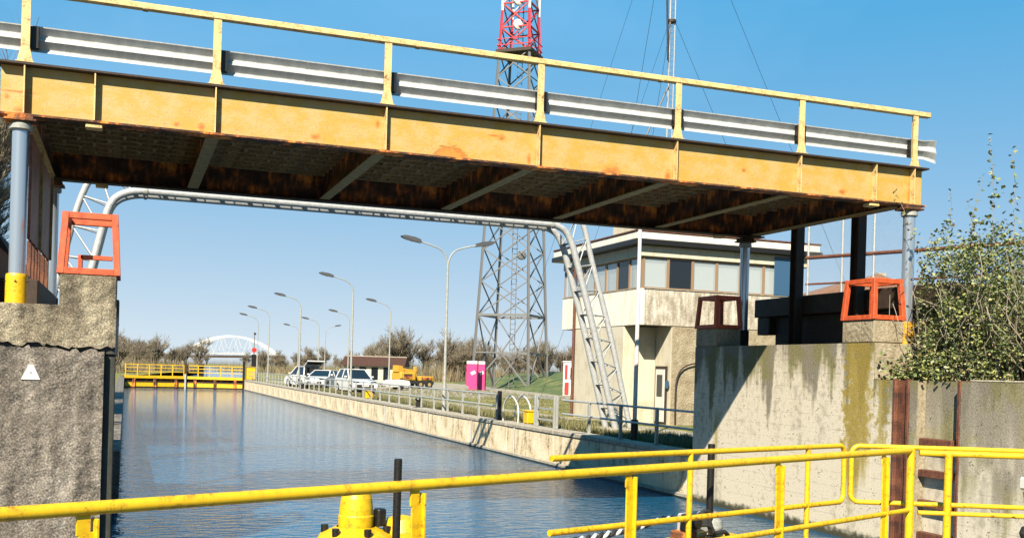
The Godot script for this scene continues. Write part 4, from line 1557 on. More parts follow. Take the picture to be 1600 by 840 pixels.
# ---------------------------------------------------------------- along the quay
func build_quay_furniture() -> void:
	var o := thing("quay_railing", "long grey tube railing along the edge of the quay", "railing")
	var s := Shape.new()
	for seg in [[-21.6, -29.9], [-35.9, -118.0]]:
		for y in [2.02, 1.6]:
			s = Shape.new()
			s.tube(Vector3(12.72, y, seg[0]), Vector3(12.72, y, seg[1]), 0.033, -1, 6)
			part("rail", s, M.galvanised, o)
		var z: float = seg[0] - 0.1
		while z > seg[1]:
			s = Shape.new()
			s.bar(Vector3(12.72, QUAY, z), Vector3(12.72, 2.05, z), 0.09, 0.07, Vector3.RIGHT)
			s.box(Vector3(12.72, QUAY + 0.02, z), Vector3(0.14, 0.03, 0.14))
			part("post", s, M.grey_paint, o)
			z -= 2.075
	settle(o, Vector3(12.72, QUAY, -70))
	o = thing("quay_gate", "short pale double-post gate section of the quay railing", "gate")
	for z in [-30.35, -30.55, -32.0, -32.2]:
		s = Shape.new()
		s.bar(Vector3(12.72, QUAY, z), Vector3(12.72, 2.12, z), 0.08, 0.08, Vector3.RIGHT, 0.01)
		part("post", s, M.grey_paint, o)
	for y in [1.35, 1.7, 2.05]:
		s = Shape.new()
		s.bar(Vector3(12.72, y, -30.6), Vector3(12.72, y, -31.95), 0.05, 0.06)
		part("bar", s, M.grey_paint, o)
	settle(o, Vector3(12.72, QUAY, -31.2))
	o = thing("ladder_hoop", "white bent tube hoop at the quay ladder", "hoop")
	for x in [12.7, 13.15]:
		s = Shape.new()
		s.path(arc([Vector3(x, 1.08, -33.75), Vector3(x, 1.6, -33.75), Vector3(x, 1.9, -34.1), Vector3(x, 2.0, -34.5), Vector3(x, 1.9, -34.9), Vector3(x, 1.6, -35.25), Vector3(x, 1.08, -35.25)], 4), [0.028], 8)
		part("tube", s, M.white_paint, o)
	settle(o, Vector3(12.9, QUAY, -34.5))
	o = thing("mooring_post", "black square mooring post where the quay railing ends", "post", Vector3(12.68, QUAY, -35.62))
	s = Shape.new()
	s.bar(Vector3(0, -0.9, 0), Vector3(0, 1.05, 0), 0.13, 0.13, Vector3.RIGHT, 0.012)
	part("shaft", s, M.black_steel, o)
	s = Shape.new()
	s.bar(Vector3(0, 0.35, 0), Vector3(0, 0.35, -0.35), 0.05, 0.05)
	part("arm", s, M.black_steel, o)
	for q in [[Vector3(13.0, QUAY, -33.3), "yellow quay box beside the white ladder hoop"], [Vector3(12.95, QUAY, -58.4), "small yellow quay box in front of the white car"]]:
		var b := thing("quay_box", q[1], "box", q[0], "yellow boxes on the quay")
		s = Shape.new()
		s.box(Vector3(0, 0.21, 0), Vector3(0.42, 0.42, 0.4), Basis(), 0.04)
		part("casing", s, M.yellow, b)
		s = Shape.new()
		s.box(Vector3(0, 0.44, 0), Vector3(0.46, 0.04, 0.44), Basis(), 0.01)
		part("lid", s, M.yellow, b)
	for z in [-46.5, -80.0]:
		var b := thing("bollard", "dark mooring bollard on the coping %s" % ("near the double armed lamp" if z > -50 else "near the parked car with raised tailgate"), "bollard", Vector3(12.62, QUAY, z), "mooring bollards on the quay")
		s = Shape.new()
		s.lathe(Vector3.ZERO, [Vector2(0.16, 0), Vector2(0.11, 0.06), Vector2(0.1, 0.28), Vector2(0.17, 0.36), Vector2(0.15, 0.42), Vector2(0, 0.44)], 14)
		part("casting", s, M.black_steel, b)
		s = Shape.new()
		s.box(Vector3(0, 0.012, 0), Vector3(0.4, 0.024, 0.4))
		part("base_plate", s, M.dark_steel, b)
	# plain white pole in front of the house
	o = thing("white_pole", "tall thin white pole in front of the control house corner", "pole", Vector3(13.02, QUAY, -25.6))
	s = Shape.new()
	s.tube(Vector3.ZERO, Vector3(0, 7.2, 0), 0.06, 0.05, 10)
	part("shaft", s, M.tower_white, o)
	s = Shape.new()
	s.tube(Vector3.ZERO, Vector3(0, 0.55, 0), 0.1, 0.1, 10)
	part("sleeve", s, M.dark_steel, o)
	# grass tufts
	var bl := Shape.new()
	bl.colored = true
	var mm := MultiMesh.new()
	for k in 6:
		var an := TAU * k / 6
		var d := Vector3(cos(an), 0, sin(an))
		bl.col = Color(0.09, 0.10, 0.03).lerp(Color(0.20, 0.17, 0.07), k / 5.0)
		bl.face([d * 0.02 + d.cross(Vector3.UP) * 0.012, d * 0.02 - d.cross(Vector3.UP) * 0.012, d * 0.12 + Vector3.UP * (0.14 + 0.03 * (k % 3))], d + Vector3.UP)
	mm.transform_format = MultiMesh.TRANSFORM_3D
	mm.mesh = bl.mesh()
	mm.instance_count = 9000
	for k in 9000:
		var z := -22.0 - 70.0 * pow(rng.randf(), 1.5)
		var x := rng.randf_range(13.02, 15.3) if rng.randf() < 0.55 else rng.randf_range(17.2, 30.0)
		if x > 16.8 and z > -42.5 and x < 25.2:
			x = rng.randf_range(13.0, 15.3)
		if z > -33.2 and x > 15.3 and x < 17.2: x = 14.0
		mm.set_instance_transform(k, Transform3D(Basis(Vector3.UP, rng.randf() * TAU).scaled(Vector3.ONE * rng.randf_range(0.4, 1.3)), Vector3(x, QUAY - 0.035, z)))
	var mi := MultiMeshInstance3D.new()
	mi.name = "grass"
	mi.multimesh = mm
	mi.material_override = M.leaf
	add_child(mi)
	tag(mi, "rough tufts of grass behind the quay edge", "grass", "", "stuff")


func build_lamps() -> void:
	var row := [[13.0, -43.7, 2, "double-armed street lamp standing closest on the quay"], [12.95, -63.6, 1, "tall single-arm street lamp behind the parked white car"], [12.95, -84.0, 1, "single-arm street lamp beside the car with raised tailgate"],
		[13.1, -104.5, 1, "single-arm street lamp third from the double-armed one"], [13.9, -120.6, 1, "single-arm street lamp next to the far gate signal"],
		[20.5, -85.1, 1, "thin lamp with a yellowish foot behind the yellow truck"], [20.9, -104.2, 1, "thin lamp just past the tall quay lamp in the back row"], [21.2, -123.3, 1, "thin lamp in the back row above the brown roofed shed"],
		[22.2, -145.3, 1, "faint far lamp above the bare trees, last of the back row"], [25.3, -142.0, -1, "faint far lamp with its arm turned away from the canal"]]
	for q in row:
		var o := thing("street_lamp", q[3], "street lamp", Vector3(q[0], QUAY, q[1]), "street lamps along the canal")
		var s := Shape.new()
		s.tube(Vector3.ZERO, Vector3(0, 6.2, 0), 0.075, 0.05, 8)
		s.tube(Vector3(0, 0, 0), Vector3(0, 1.1, 0), 0.09, 0.09, 8)
		part("pole", s, M.grey_paint, o)
		var sides := [-1.0] if q[2] == 1 else ([1.0] if q[2] == -1 else [-1.0, 1.0])
		for e in sides:
			s = Shape.new()
			s.path(arc([Vector3(0, 6.15, 0), Vector3(0.06 * e, 6.55, 0), Vector3(0.3 * e, 6.9, 0), Vector3(0.75 * e, 7.08, 0), Vector3(1.3 * e, 7.22, 0)], 3), [0.05, 0.045, 0.04, 0.035], 7)
			part("arm", s, M.grey_paint, o)
			s = Shape.new()
			s.prism(PackedVector2Array([Vector2(1.25, 7.15), Vector2(1.55, 7.2), Vector2(2.05, 7.33), Vector2(2.12, 7.4), Vector2(1.95, 7.44), Vector2(1.5, 7.38), Vector2(1.25, 7.29)]), 0.26, Vector3.ZERO, Basis.from_scale(Vector3(e, 1, 1)))
			var hd := part("lamp_head", s, M.lamp_head, o)
			s = Shape.new()
			s.box(Vector3(1.78 * e, 7.245, 0), Vector3(0.42, 0.03, 0.2), Basis(Vector3.BACK, 0.25 * e), 0.01)
			part("lens", s, M.white_paint, hd)


# ---------------------------------------------------------------- the yard
func make_car(called: String, label: String, at: Vector3, turn: float, tall := 1.0, hatch := false) -> Node3D:
	var o := thing(called, label, "car", at, "white cars parked on the quay", turn)
	# side view: x to the front
	var low := PackedVector2Array([Vector2(-2.0, 0.32), Vector2(-2.06, 0.6), Vector2(-2.0, 0.95), Vector2(-1.75, 1.0), Vector2(0.75, 1.0), Vector2(1.7, 0.86), Vector2(2.02, 0.7), Vector2(2.08, 0.45), Vector2(2.0, 0.25), Vector2(1.72, 0.2), Vector2(1.62, 0.52), Vector2(1.3, 0.66), Vector2(0.98, 0.52), Vector2(0.88, 0.2), Vector2(-0.95, 0.2), Vector2(-1.05, 0.52), Vector2(-1.38, 0.66), Vector2(-1.7, 0.52), Vector2(-1.8, 0.22)])
	var b := Basis(Vector3.UP, -PI / 2)
	var s := Shape.new()
	s.prism(low, 1.7, Vector3.ZERO, b)
	part("body", s, M.car_white, o)
	# cabin: a tapered box of glass with a roof
	var h := 0.52 * tall
	var lo := [Vector3(-0.8, 1.0, -1.85), Vector3(0.8, 1.0, -1.85), Vector3(0.8, 1.0, 0.95), Vector3(-0.8, 1.0, 0.95)]
	var hi := [Vector3(-0.62, 1.0 + h, -1.5), Vector3(0.62, 1.0 + h, -1.5), Vector3(0.62, 1.0 + h, 0.1), Vector3(-0.62, 1.0 + h, 0.1)]
	s = Shape.new()
	for k in 4:
		s.face([lo[k], lo[(k + 1) % 4], hi[(k + 1) % 4], hi[k]], lo[k] + lo[(k + 1) % 4] - Vector3(0, 2, -0.9))
	part("windows", s, M.dark_glass, o)
	s = Shape.new()
	s.box(Vector3(0, 1.02 + h, -0.7), Vector3(1.3, 0.06, 1.7), Basis(), 0.025)
	for k in 4:
		s.bar(lo[k], hi[k], 0.08, 0.08)
	for sx in [-1, 1]:
		s.bar(Vector3(0.8 * sx, 1.0, -0.45), Vector3(0.63 * sx, 1.0 + h, -0.5), 0.06, 0.08)
	part("roof", s, M.car_white, o)
	for sx in [-1, 1]:
		for z in [1.3, -1.38]:
			s = Shape.new()
			s.tube(Vector3(0.62 * sx, 0.32, z), Vector3(0.86 * sx, 0.32, z), 0.32, 0.32, 16)
			var w := part("wheel", s, M.rubber, o)
			s = Shape.new()
			s.tube(Vector3(0.85 * sx, 0.32, z), Vector3(0.87 * sx, 0.32, z), 0.2, 0.2, 12)
			part("rim", s, M.galvanised, w)
		s = Shape.new()
		s.box(Vector3(0.62 * sx, 0.76, 1.93), Vector3(0.4, 0.14, 0.2), Basis(Vector3.UP, 0.25 * sx), 0.04)
		part("headlight", s, M.dark_glass, o)
		s = Shape.new()
		s.box(Vector3(0.95 * sx, 1.1, 0.72), Vector3(0.2, 0.12, 0.1), Basis(), 0.03)
		part("mirror", s, M.car_white, o)
	s = Shape.new()
	s.box(Vector3(0, 0.5, 2.07), Vector3(1.2, 0.2, 0.04), Basis(), 0.01)
	s.box(Vector3(0, 0.28, 2.02), Vector3(1.5, 0.1, 0.06), Basis(), 0.01)
	part("grille", s, M.rubber, o)
	s = Shape.new()
	s.box(Vector3(0, 0.52, 2.1), Vector3(0.5, 0.11, 0.02))
	part("number_plate", s, M.tower_white, o)
	if hatch:
		s = Shape.new()
		s.face([Vector3(-0.62, 1.02 + h, 1.5 - 3.0), Vector3(0.62, 1.02 + h, -1.5), Vector3(0.7, 1.5 + h, -2.4), Vector3(-0.7, 1.5 + h, -2.4)], Vector3.UP)
		s.bar(Vector3(-0.66, 1.02 + h, -1.5), Vector3(-0.72, 1.5 + h, -2.4), 0.07, 0.07)
		s.bar(Vector3(0.66, 1.02 + h, -1.5), Vector3(0.72, 1.5 + h, -2.4), 0.07, 0.07)
		s.bar(Vector3(-0.72, 1.5 + h, -2.4), Vector3(0.72, 1.5 + h, -2.4), 0.12, 0.1)
		var tg := part("tailgate", s, M.car_white, o)
		s = Shape.new()
		s.face([Vector3(-0.6, 1.05 + h, -1.53), Vector3(0.6, 1.05 + h, -1.53), Vector3(0.66, 1.46 + h, -2.36), Vector3(-0.66, 1.46 + h, -2.36)], Vector3.DOWN)
		s.block(Vector3(-0.7, 0.62, -2.075), Vector3(0.7, 1.0 + h * 0.9, -1.95))
		part("boot_opening", s, M.rubber, tg)
	return o


func build_yard() -> void:
	make_car("parked_car", "white car facing the camera behind the quay railing", Vector3(14.9, QUAY, -71.5), 0.12, 1.1)
	make_car("parked_car", "white car with its tailgate raised beside the quay lamp", Vector3(13.9, QUAY, -87.5), PI + 0.25, 1.25, true)
	make_car("parked_car", "low white car parked next to the car with raised tailgate", Vector3(14.6, QUAY, -82.5), -0.5, 0.8)
	# truck with a folded yellow crane
	var o := thing("crane_truck", "yellow truck with a folded crane standing in the yard", "truck", Vector3(24.2, QUAY, -93.0), "", 0.28)
	o.scale = Vector3.ONE * 0.85
	var s := Shape.new()
	s.block(Vector3(-1.6, 0.45, -1.1), Vector3(2.6, 0.75, 1.1), 0.05)
	part("chassis", s, M.rubber, o)
	s = Shape.new()
	s.block(Vector3(-1.5, 0.78, -1.0), Vector3(0.4, 1.7, 1.0), 0.12)
	part("engine_cover", s, M.machine_yellow, o)
	s = Shape.new()
	s.prism(PackedVector2Array([Vector2(-1.6, 1.7), Vector2(-0.9, 1.7), Vector2(-0.9, 2.0), Vector2(-1.1, 2.35), Vector2(-1.55, 2.4)]), 1.2, Vector3.ZERO)
	part("cab", s, M.machine_yellow, o)
	s = Shape.new()
	s.bar(Vector3(-1.2, 1.95, 0.3), Vector3(0.75, 1.75, 0.3), 0.4, 0.35, Vector3.UP, 0.03)
	s.bar(Vector3(0.65, 2.3, 0.3), Vector3(0.65, 0.8, 0.3), 0.3, 0.3, Vector3.BACK, 0.03)
	part("boom", s, M.machine_yellow, o)
	s = Shape.new()
	s.block(Vector3(0.85, 0.78, -1.0), Vector3(2.6, 1.3, 1.0), 0.08)
	part("load_bed", s, M.machine_yellow, o)
	s = Shape.new()
	s.block(Vector3(-1.1, 1.0, 1.001), Vector3(-0.1, 1.5, 1.03))
	s.block(Vector3(1.1, 0.9, 1.001), Vector3(2.4, 1.2, 1.03))
	part("side_panel", s, M.rust, o)
	for x in [-1.0, 0.9, 2.0]:
		for z in [-1.0, 1.0]:
			s = Shape.new()
			s.tube(Vector3(x, 0.42, z - 0.14), Vector3(x, 0.42, z + 0.14), 0.42, -1, 16)
			var w := part("wheel", s, M.rubber, o)
			s = Shape.new()
			s.tube(Vector3(x, 0.42, z - 0.15), Vector3(x, 0.42, z + 0.15), 0.2, -1, 10)
			part("rim", s, M.dusty_steel, w)
	# white trailer with a cover
	o = thing("covered_trailer", "low white covered trailer in front of the yellow truck", "trailer", Vector3(20.9, QUAY, -84.0), "", 0.2)
	o.scale = Vector3.ONE * 0.8
	s = Shape.new()
	s.prism(PackedVector2Array([Vector2(-1.2, 0.3), Vector2(1.0, 0.3), Vector2(1.25, 0.6), Vector2(1.1, 0.95), Vector2(0.4, 1.05), Vector2(-0.9, 1.0), Vector2(-1.25, 0.7)]), 1.4, Vector3.ZERO)
	part("cover", s, M.tower_white, o)
	for z in [-0.72, 0.72]:
		s = Shape.new()
		s.tube(Vector3(0.2, 0.26, z - 0.08), Vector3(0.2, 0.26, z + 0.08), 0.26, -1, 14)
		part("wheel", s, M.rubber, o)
	s = Shape.new()
	s.bar(Vector3(-1.2, 0.35, 0), Vector3(-2.1, 0.35, 0), 0.08, 0.08)
	part("drawbar", s, M.dark_steel, o)
	# long shed
	o = thing("long_shed", "long low shed with white openings and a brown tiled roof", "building", Vector3(29.8, QUAY, -128.0), "", -0.345)
	s = Shape.new()
	s.block(Vector3(-4.2, 0, -3), Vector3(3.0, 2.0, 2.98))
	part("wall", s, M.plaster, o)
	for k in 5:
		s = Shape.new()
		s.block(Vector3(-3.7 + 1.45 * k, 0.3, 2.99), Vector3(-2.9 + 1.45 * k, 1.8, 3.03))
		part("window", s, M.dark_glass, o)
	s = Shape.new()
	s.prism(PackedVector2Array([Vector2(-3.5, 2.0), Vector2(3.5, 2.0), Vector2(0.4, 3.1), Vector2(-0.4, 3.1)]), 7.7, Vector3(-0.6, 0, 0), Basis(Vector3.UP, PI / 2))
	part("roof", s, M.shed_roof, o)
	s = Shape.new()
	s.bar(Vector3(-4.4, 3.15, 0), Vector3(3.2, 3.15, 0), 0.3, 0.12)
	part("ridge", s, M.coping, o)
	# pink banners
	var n := 0
	for q in [[Vector3(29.6, QUAY, -90.9), 0.98, "bright pink upright banner with a white top beside the lattice tower"], [Vector3(30.75, QUAY, -91.9), 0.86, "narrower pink upright banner between its twin and the tower leg"]]:
		o = thing("pink_banner", q[2], "banner", q[0], "pink banners by the tower", -0.35)
		var w: float = q[1] * 0.5
		s = Shape.new()
		s.box(Vector3(0, 1.35, 0.03), Vector3(w * 2, 1.95, 0.12), Basis(), 0.04)
		s.box(Vector3(0.1, 0.2, 0.03), Vector3(w * 1.5, 0.5, 0.12), Basis(Vector3.BACK, 0.05), 0.03)
		part("panel", s, M.pink, o)
		s = Shape.new()
		s.box(Vector3(0, 2.48, 0.02), Vector3(w * 2, 0.3, 0.13), Basis(), 0.04)
		s.box(Vector3(0.12, 1.55, 0.1), Vector3(w * 0.9, 0.3, 0.03), Basis(Vector3.BACK, 0.5), 0.01)
		part("print", s, M.tower_white, o)
		s = Shape.new()
		s.bar(Vector3(w + 0.05, 0, 0), Vector3(w + 0.05, 2.7, 0), 0.09, 0.09, Vector3.BACK)
		part("pole", s, M.black_steel, o)
		n += 1
	# kiosk
	o = thing("kiosk", "white kiosk with a red stripe beyond the control house", "kiosk", Vector3(32.5, QUAY, -74.6), "", -0.4)
	s = Shape.new()
	s.block(Vector3(-0.75, 0, -0.7), Vector3(0.75, 2.6, 0.7), 0.03)
	part("cabin", s, M.tower_white, o)
	s = Shape.new()
	s.block(Vector3(-0.62, 0.1, 0.702), Vector3(-0.3, 1.05, 0.73))
	s.block(Vector3(-0.62, 1.3, 0.702), Vector3(-0.42, 2.4, 0.73))
	part("stripe", s, M.red_paint, o)
	s = Shape.new()
	s.block(Vector3(-0.2, 1.3, 0.702), Vector3(0.2, 2.2, 0.73))
	part("window", s, M.dark_glass, o)
	s = Shape.new()
	s.block(Vector3(-0.82, 2.602, -0.77), Vector3(0.82, 2.7, 0.77), 0.02)
	part("roof", s, M.tower_white, o)


# ---------------------------------------------------------------- right bank: abutment, fence, ivy
func build_right_bank() -> void:
	var s := Shape.new()
	s.block(Vector3(13.2, 0, -15.19), Vector3(60, 2.86, 30))
	structure("ground_bank", s, M.grass)
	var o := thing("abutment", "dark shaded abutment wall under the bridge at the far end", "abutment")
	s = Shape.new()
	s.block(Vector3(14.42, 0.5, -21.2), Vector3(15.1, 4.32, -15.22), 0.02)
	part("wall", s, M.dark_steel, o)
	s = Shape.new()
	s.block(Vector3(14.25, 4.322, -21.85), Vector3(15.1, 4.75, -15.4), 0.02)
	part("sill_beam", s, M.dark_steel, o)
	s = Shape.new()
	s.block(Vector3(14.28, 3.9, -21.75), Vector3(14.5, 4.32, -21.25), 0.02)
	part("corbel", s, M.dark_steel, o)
	settle(o, Vector3(14.7, 0.5, -18.5))
	s = Shape.new()
	s.block(Vector3(15.1, 0.5, -21.9), Vector3(70, 4.72, -15.2))
	structure("road_embankment", s, M.grass)
	s = Shape.new()
	sheet(s, 15.12, 70, -21.6, -15.6, 4.726)
	structure("road", s, M.asphalt)
	for q in [[-20.0, "dark brown guide post in front of the blue shutter"], [-17.9, "dark brown guide post behind the orange cage"]]:
		o = thing("guide_post", q[1], "post", Vector3(14.13, 3.552, q[0]), "guide posts at the abutment")
		s = Shape.new()
		s.block(Vector3(-0.1, 0, -0.12), Vector3(0.1, 3.2, -0.1))
		s.block(Vector3(-0.1, 0, 0.1), Vector3(0.1, 3.2, 0.12))
		s.block(Vector3(-0.012, 0, -0.1), Vector3(0.012, 3.2, 0.1))
		part("section", s, M.dark_steel, o)
		s = Shape.new()
		s.block(Vector3(-0.14, 0, -0.2), Vector3(0.14, 0.02, 0.2))
		part("base_plate", s, M.dark_steel, o)
	# wire fence on the approach
	o = thing("wire_fence", "tall wire mesh fence with brown pipe rails behind the orange cage", "fence")
	var A := Vector3(15.74, 4.72, -21.9)
	var B := Vector3(16.75, 4.72, -19.35)
	var d := (B - A)
	for y in [0.5, 1.15]:
		s = Shape.new()
		s.tube(A + Vector3(0, y, 0), A + d * 2.2 + Vector3(0, y, 0), 0.045 if y > 1 else 0.025, -1, 8)
		part("pipe_rail", s, M.brown_steel, o)
	for f in [0.02, 0.36, 0.66, 0.98]:
		s = Shape.new()
		s.tube(A + d * f, A + d * f + Vector3(0, 2.6, 0), 0.028, -1, 6)
		part("post", s, M.galvanised, o)
	s = Shape.new()
	var len := d.length()
	var u := d / len
	var x := -2.5
	while x < len:
		for e in [1.0, -1.0]:
			var x0 := x if e > 0 else x + 2.5
			var p := Vector2(x0, 0.05)
			var q := Vector2(x0 + 2.5 * e, 2.55)
			# clip to the panel
			if p.x < 0:
				p = Vector2(0, 0.05 + (-p.x))
			if q.x < 0:
				q = Vector2(0, 2.55 + q.x)
			if p.x > len:
				p = Vector2(len, 0.05 + (p.x - len))
			if q.x > len:
				q = Vector2(len, 2.55 - (q.x - len))
			if q.y - p.y > 0.05:
				s.tube(A + u * p.x + Vector3(0, p.y, 0), A + u * q.x + Vector3(0, q.y, 0), 0.0025, -1, 3, false)
		x += 0.075
	var wm := part("wire_mesh", s, M.galvanised, o)
	wm.set_meta("kind", "stuff")
	settle(o, A)
	# houses beyond
	for q in [[Vector3(41.0, QUAY, -52.0), 6.4, "distant house with a brown tiled roof seen through the fence"], [Vector3(27.8, QUAY, -48.0), 7.3, "red roofed house behind the control house"]]:
		o = thing("house", q[2], "building", q[0], "houses behind the fence", -0.3)
		s = Shape.new()
		s.block(Vector3(-4, 0, -3), Vector3(4, q[1], 3))
		part("wall", s, M.plaster, o)
		s = Shape.new()
		s.prism(PackedVector2Array([Vector2(-4.5, q[1] + 0.002), Vector2(4.5, q[1] + 0.002), Vector2(0, q[1] + 1.5)]), 6.8, Vector3.ZERO)
		part("roof", s, M.roof_tile if q[0].x > 35 else M.brown_steel, o)
		for k in 3:
			s = Shape.new()
			s.block(Vector3(-3 + 2.2 * k, q[1] - 2.0, 3.002), Vector3(-2 + 2.2 * k, q[1] - 0.7, 3.04))
			part("window", s, M.dark_glass, o)
		s = Shape.new()
		s.block(Vector3(1.2, q[1] + 0.8, -0.4), Vector3(1.7, q[1] + 1.9, 0.2))
		part("chimney", s, M.coping, o)
	build_ivy()


func build_ivy() -> void:
	var o := thing("ivy_hedge", "dense sprawling ivy hedge on top of the lock wall", "hedge")
	var st := Shape.new()
	var lv := Shape.new()
	st.colored = true
	lv.colored = true
	var nz := FastNoiseLite.new()
	nz.seed = 9
	nz.frequency = 1.1
	nz.fractal_octaves = 2
	var r := RandomNumberGenerator.new()
	r.seed = 21
	# woody stems climbing and bending
	for k in 420:
		var p := Vector3(r.randf_range(12.9, 15.2), 2.84, r.randf_range(-15.0, -9.0))
		var pts := [p]
		var d := Vector3(r.randf_range(-0.25, 0.2), 1.0, r.randf_range(-0.3, 0.3))
		var n := r.randi_range(5, 11)
		for j in n:
			d = (d + Vector3(r.randf_range(-0.5, 0.4), r.randf_range(-0.25, 0.35), r.randf_range(-0.5, 0.5))).normalized()
			if d.y < 0.1: d.y = 0.3
			p += d * r.randf_range(0.16, 0.32)
			p.x = maxf(p.x, 12.75)
			p.z = maxf(p.z, -15.25)
			if p.y > 5.0: break
			pts.append(p)
		st.col = Color(0.16, 0.13, 0.09).lerp(Color(0.34, 0.30, 0.24), r.randf())
		if pts.size() > 2:
			st.path(pts, [0.014, 0.012, 0.01, 0.008, 0.006], 4, false)
	# leaves through the volume
	var made := 0
	var tries := 0
	while made < 80000 and tries < 340000:
		tries += 1
		var p := Vector3(12.72 + 2.6 * pow(r.randf(), 1.4), r.randf_range(2.8, 5.7), r.randf_range(-15.35, -9.0))
		var hgt := 4.75 + 0.45 * nz.get_noise_2d(p.z * 0.8, p.x) + 0.35 * sin(p.z * 2.1)
		var dens := nz.get_noise_3d(p.x * 1.6, p.y * 1.6, p.z * 1.6) + 0.38
		if p.y > 3.25 and p.x < -0.875 * p.z:
			continue
		if p.y > hgt:
			dens -= (p.y - hgt) * 1.1
		elif p.y > hgt - 0.7:
			dens -= 0.12
		if p.x < 12.95 and p.y > 3.4:
			dens -= 0.2
		if p.z < -15.0 and p.y > 4.3:
			dens -= 0.4
		if r.randf() * 0.5 > dens:
			continue
		leaf(lv, r, p, r.randf_range(0.014, 0.036))
		made += 1
	# long shoots against the sky
	var shoots := [[Vector3(13.35, 4.7, -15.1), 6.3, -0.25], [Vector3(13.4, 4.6, -14.5), 6.1, 0.1], [Vector3(13.4, 4.8, -14.2), 6.3, 0.25], [Vector3(13.4, 4.9, -13.55), 6.95, 0.12], [Vector3(13.4, 4.8, -13.1), 6.7, 0.1], [Vector3(13.3, 4.5, -15.1), 5.5, 0.0], [Vector3(13.6, 4.8, -12.6), 6.6, 0.2], [Vector3(13.5, 4.7, -13.9), 5.9, -0.2], [Vector3(13.5, 4.7, -11.9), 6.4, 0.2], [Vector3(13.5, 4.7, -10.9), 6.6, -0.2]]
	for q in shoots:
		var p: Vector3 = q[0]
		var pts := [p]
		var bend := 0.0
		while p.y < q[1]:
			bend += r.randf_range(-0.12, 0.12)
			p += Vector3(r.randf_range(-0.04, 0.04), 0.13, q[2] * 0.13 + bend * 0.1)
			pts.append(p)
			for e in 2:
				leaf(lv, r, p + Vector3(r.randf_range(-0.05, 0.05), r.randf_range(-0.05, 0.05), r.randf_range(-0.06, 0.06)), r.randf_range(0.028, 0.05))
			if p.y < q[1] - 0.6:
				for e in 3:
					leaf(lv, r, p + Vector3(r.randf_range(-0.15, 0.15), r.randf_range(-0.1, 0.1), r.randf_range(-0.16, 0.16)), r.randf_range(0.028, 0.05))
		st.col = Color(0.2, 0.16, 0.1)
		st.path(pts, [0.008, 0.007, 0.006, 0.005], 4, false)
	# hanging over the coping beside the pier
	for k in 260:
		var p := Vector3(r.randf_range(12.35, 12.9), 2.93 + absf(r.randfn(0, 0.25)), r.randf_range(-15.6, -13.2))
		if p.z < -15.15: p = Vector3(r.randf_range(12.9, 13.6), 3.0 + absf(r.randfn(0, 0.35)), -15.12 + r.randf() * 0.1)
		leaf(lv, r, p, r.randf_range(0.025, 0.05))
	part("stems", st, M.bark, o)
	part("leaves", lv, M.leaf, o)
	settle(o, Vector3(13.8, 2.86, -12.2))


func leaf(s: Shape, r: RandomNumberGenerator, p: Vector3, size: float) -> void:
	var k := r.randf()
	var c := Color(0.06, 0.10, 0.025).lerp(Color(0.2, 0.23, 0.07), r.randf())
	if k < 0.18:
		c = Color(0.27, 0.27, 0.08)
	elif k < 0.26:
		c = Color(0.22, 0.17, 0.09)
	elif k < 0.38:
		c = Color(0.26, 0.28, 0.19)
	s.col = c
	var b := Basis.from_euler(Vector3(r.randf_range(-0.9, 0.9), r.randf() * TAU, r.randf_range(-0.9, 0.9)))
	var tip := p + b * Vector3(0, 0.2 * size, size * 1.25)
	var tail := p - b * Vector3(0, 0, size * 0.8)
	var l := p + b * Vector3(size * 0.85, 0.25 * size, 0)
	var rr := p + b * Vector3(-size * 0.85, 0.25 * size, 0)
	s.face([tail, l, tip], b.y)
	s.face([tail, tip, rr], b.y)


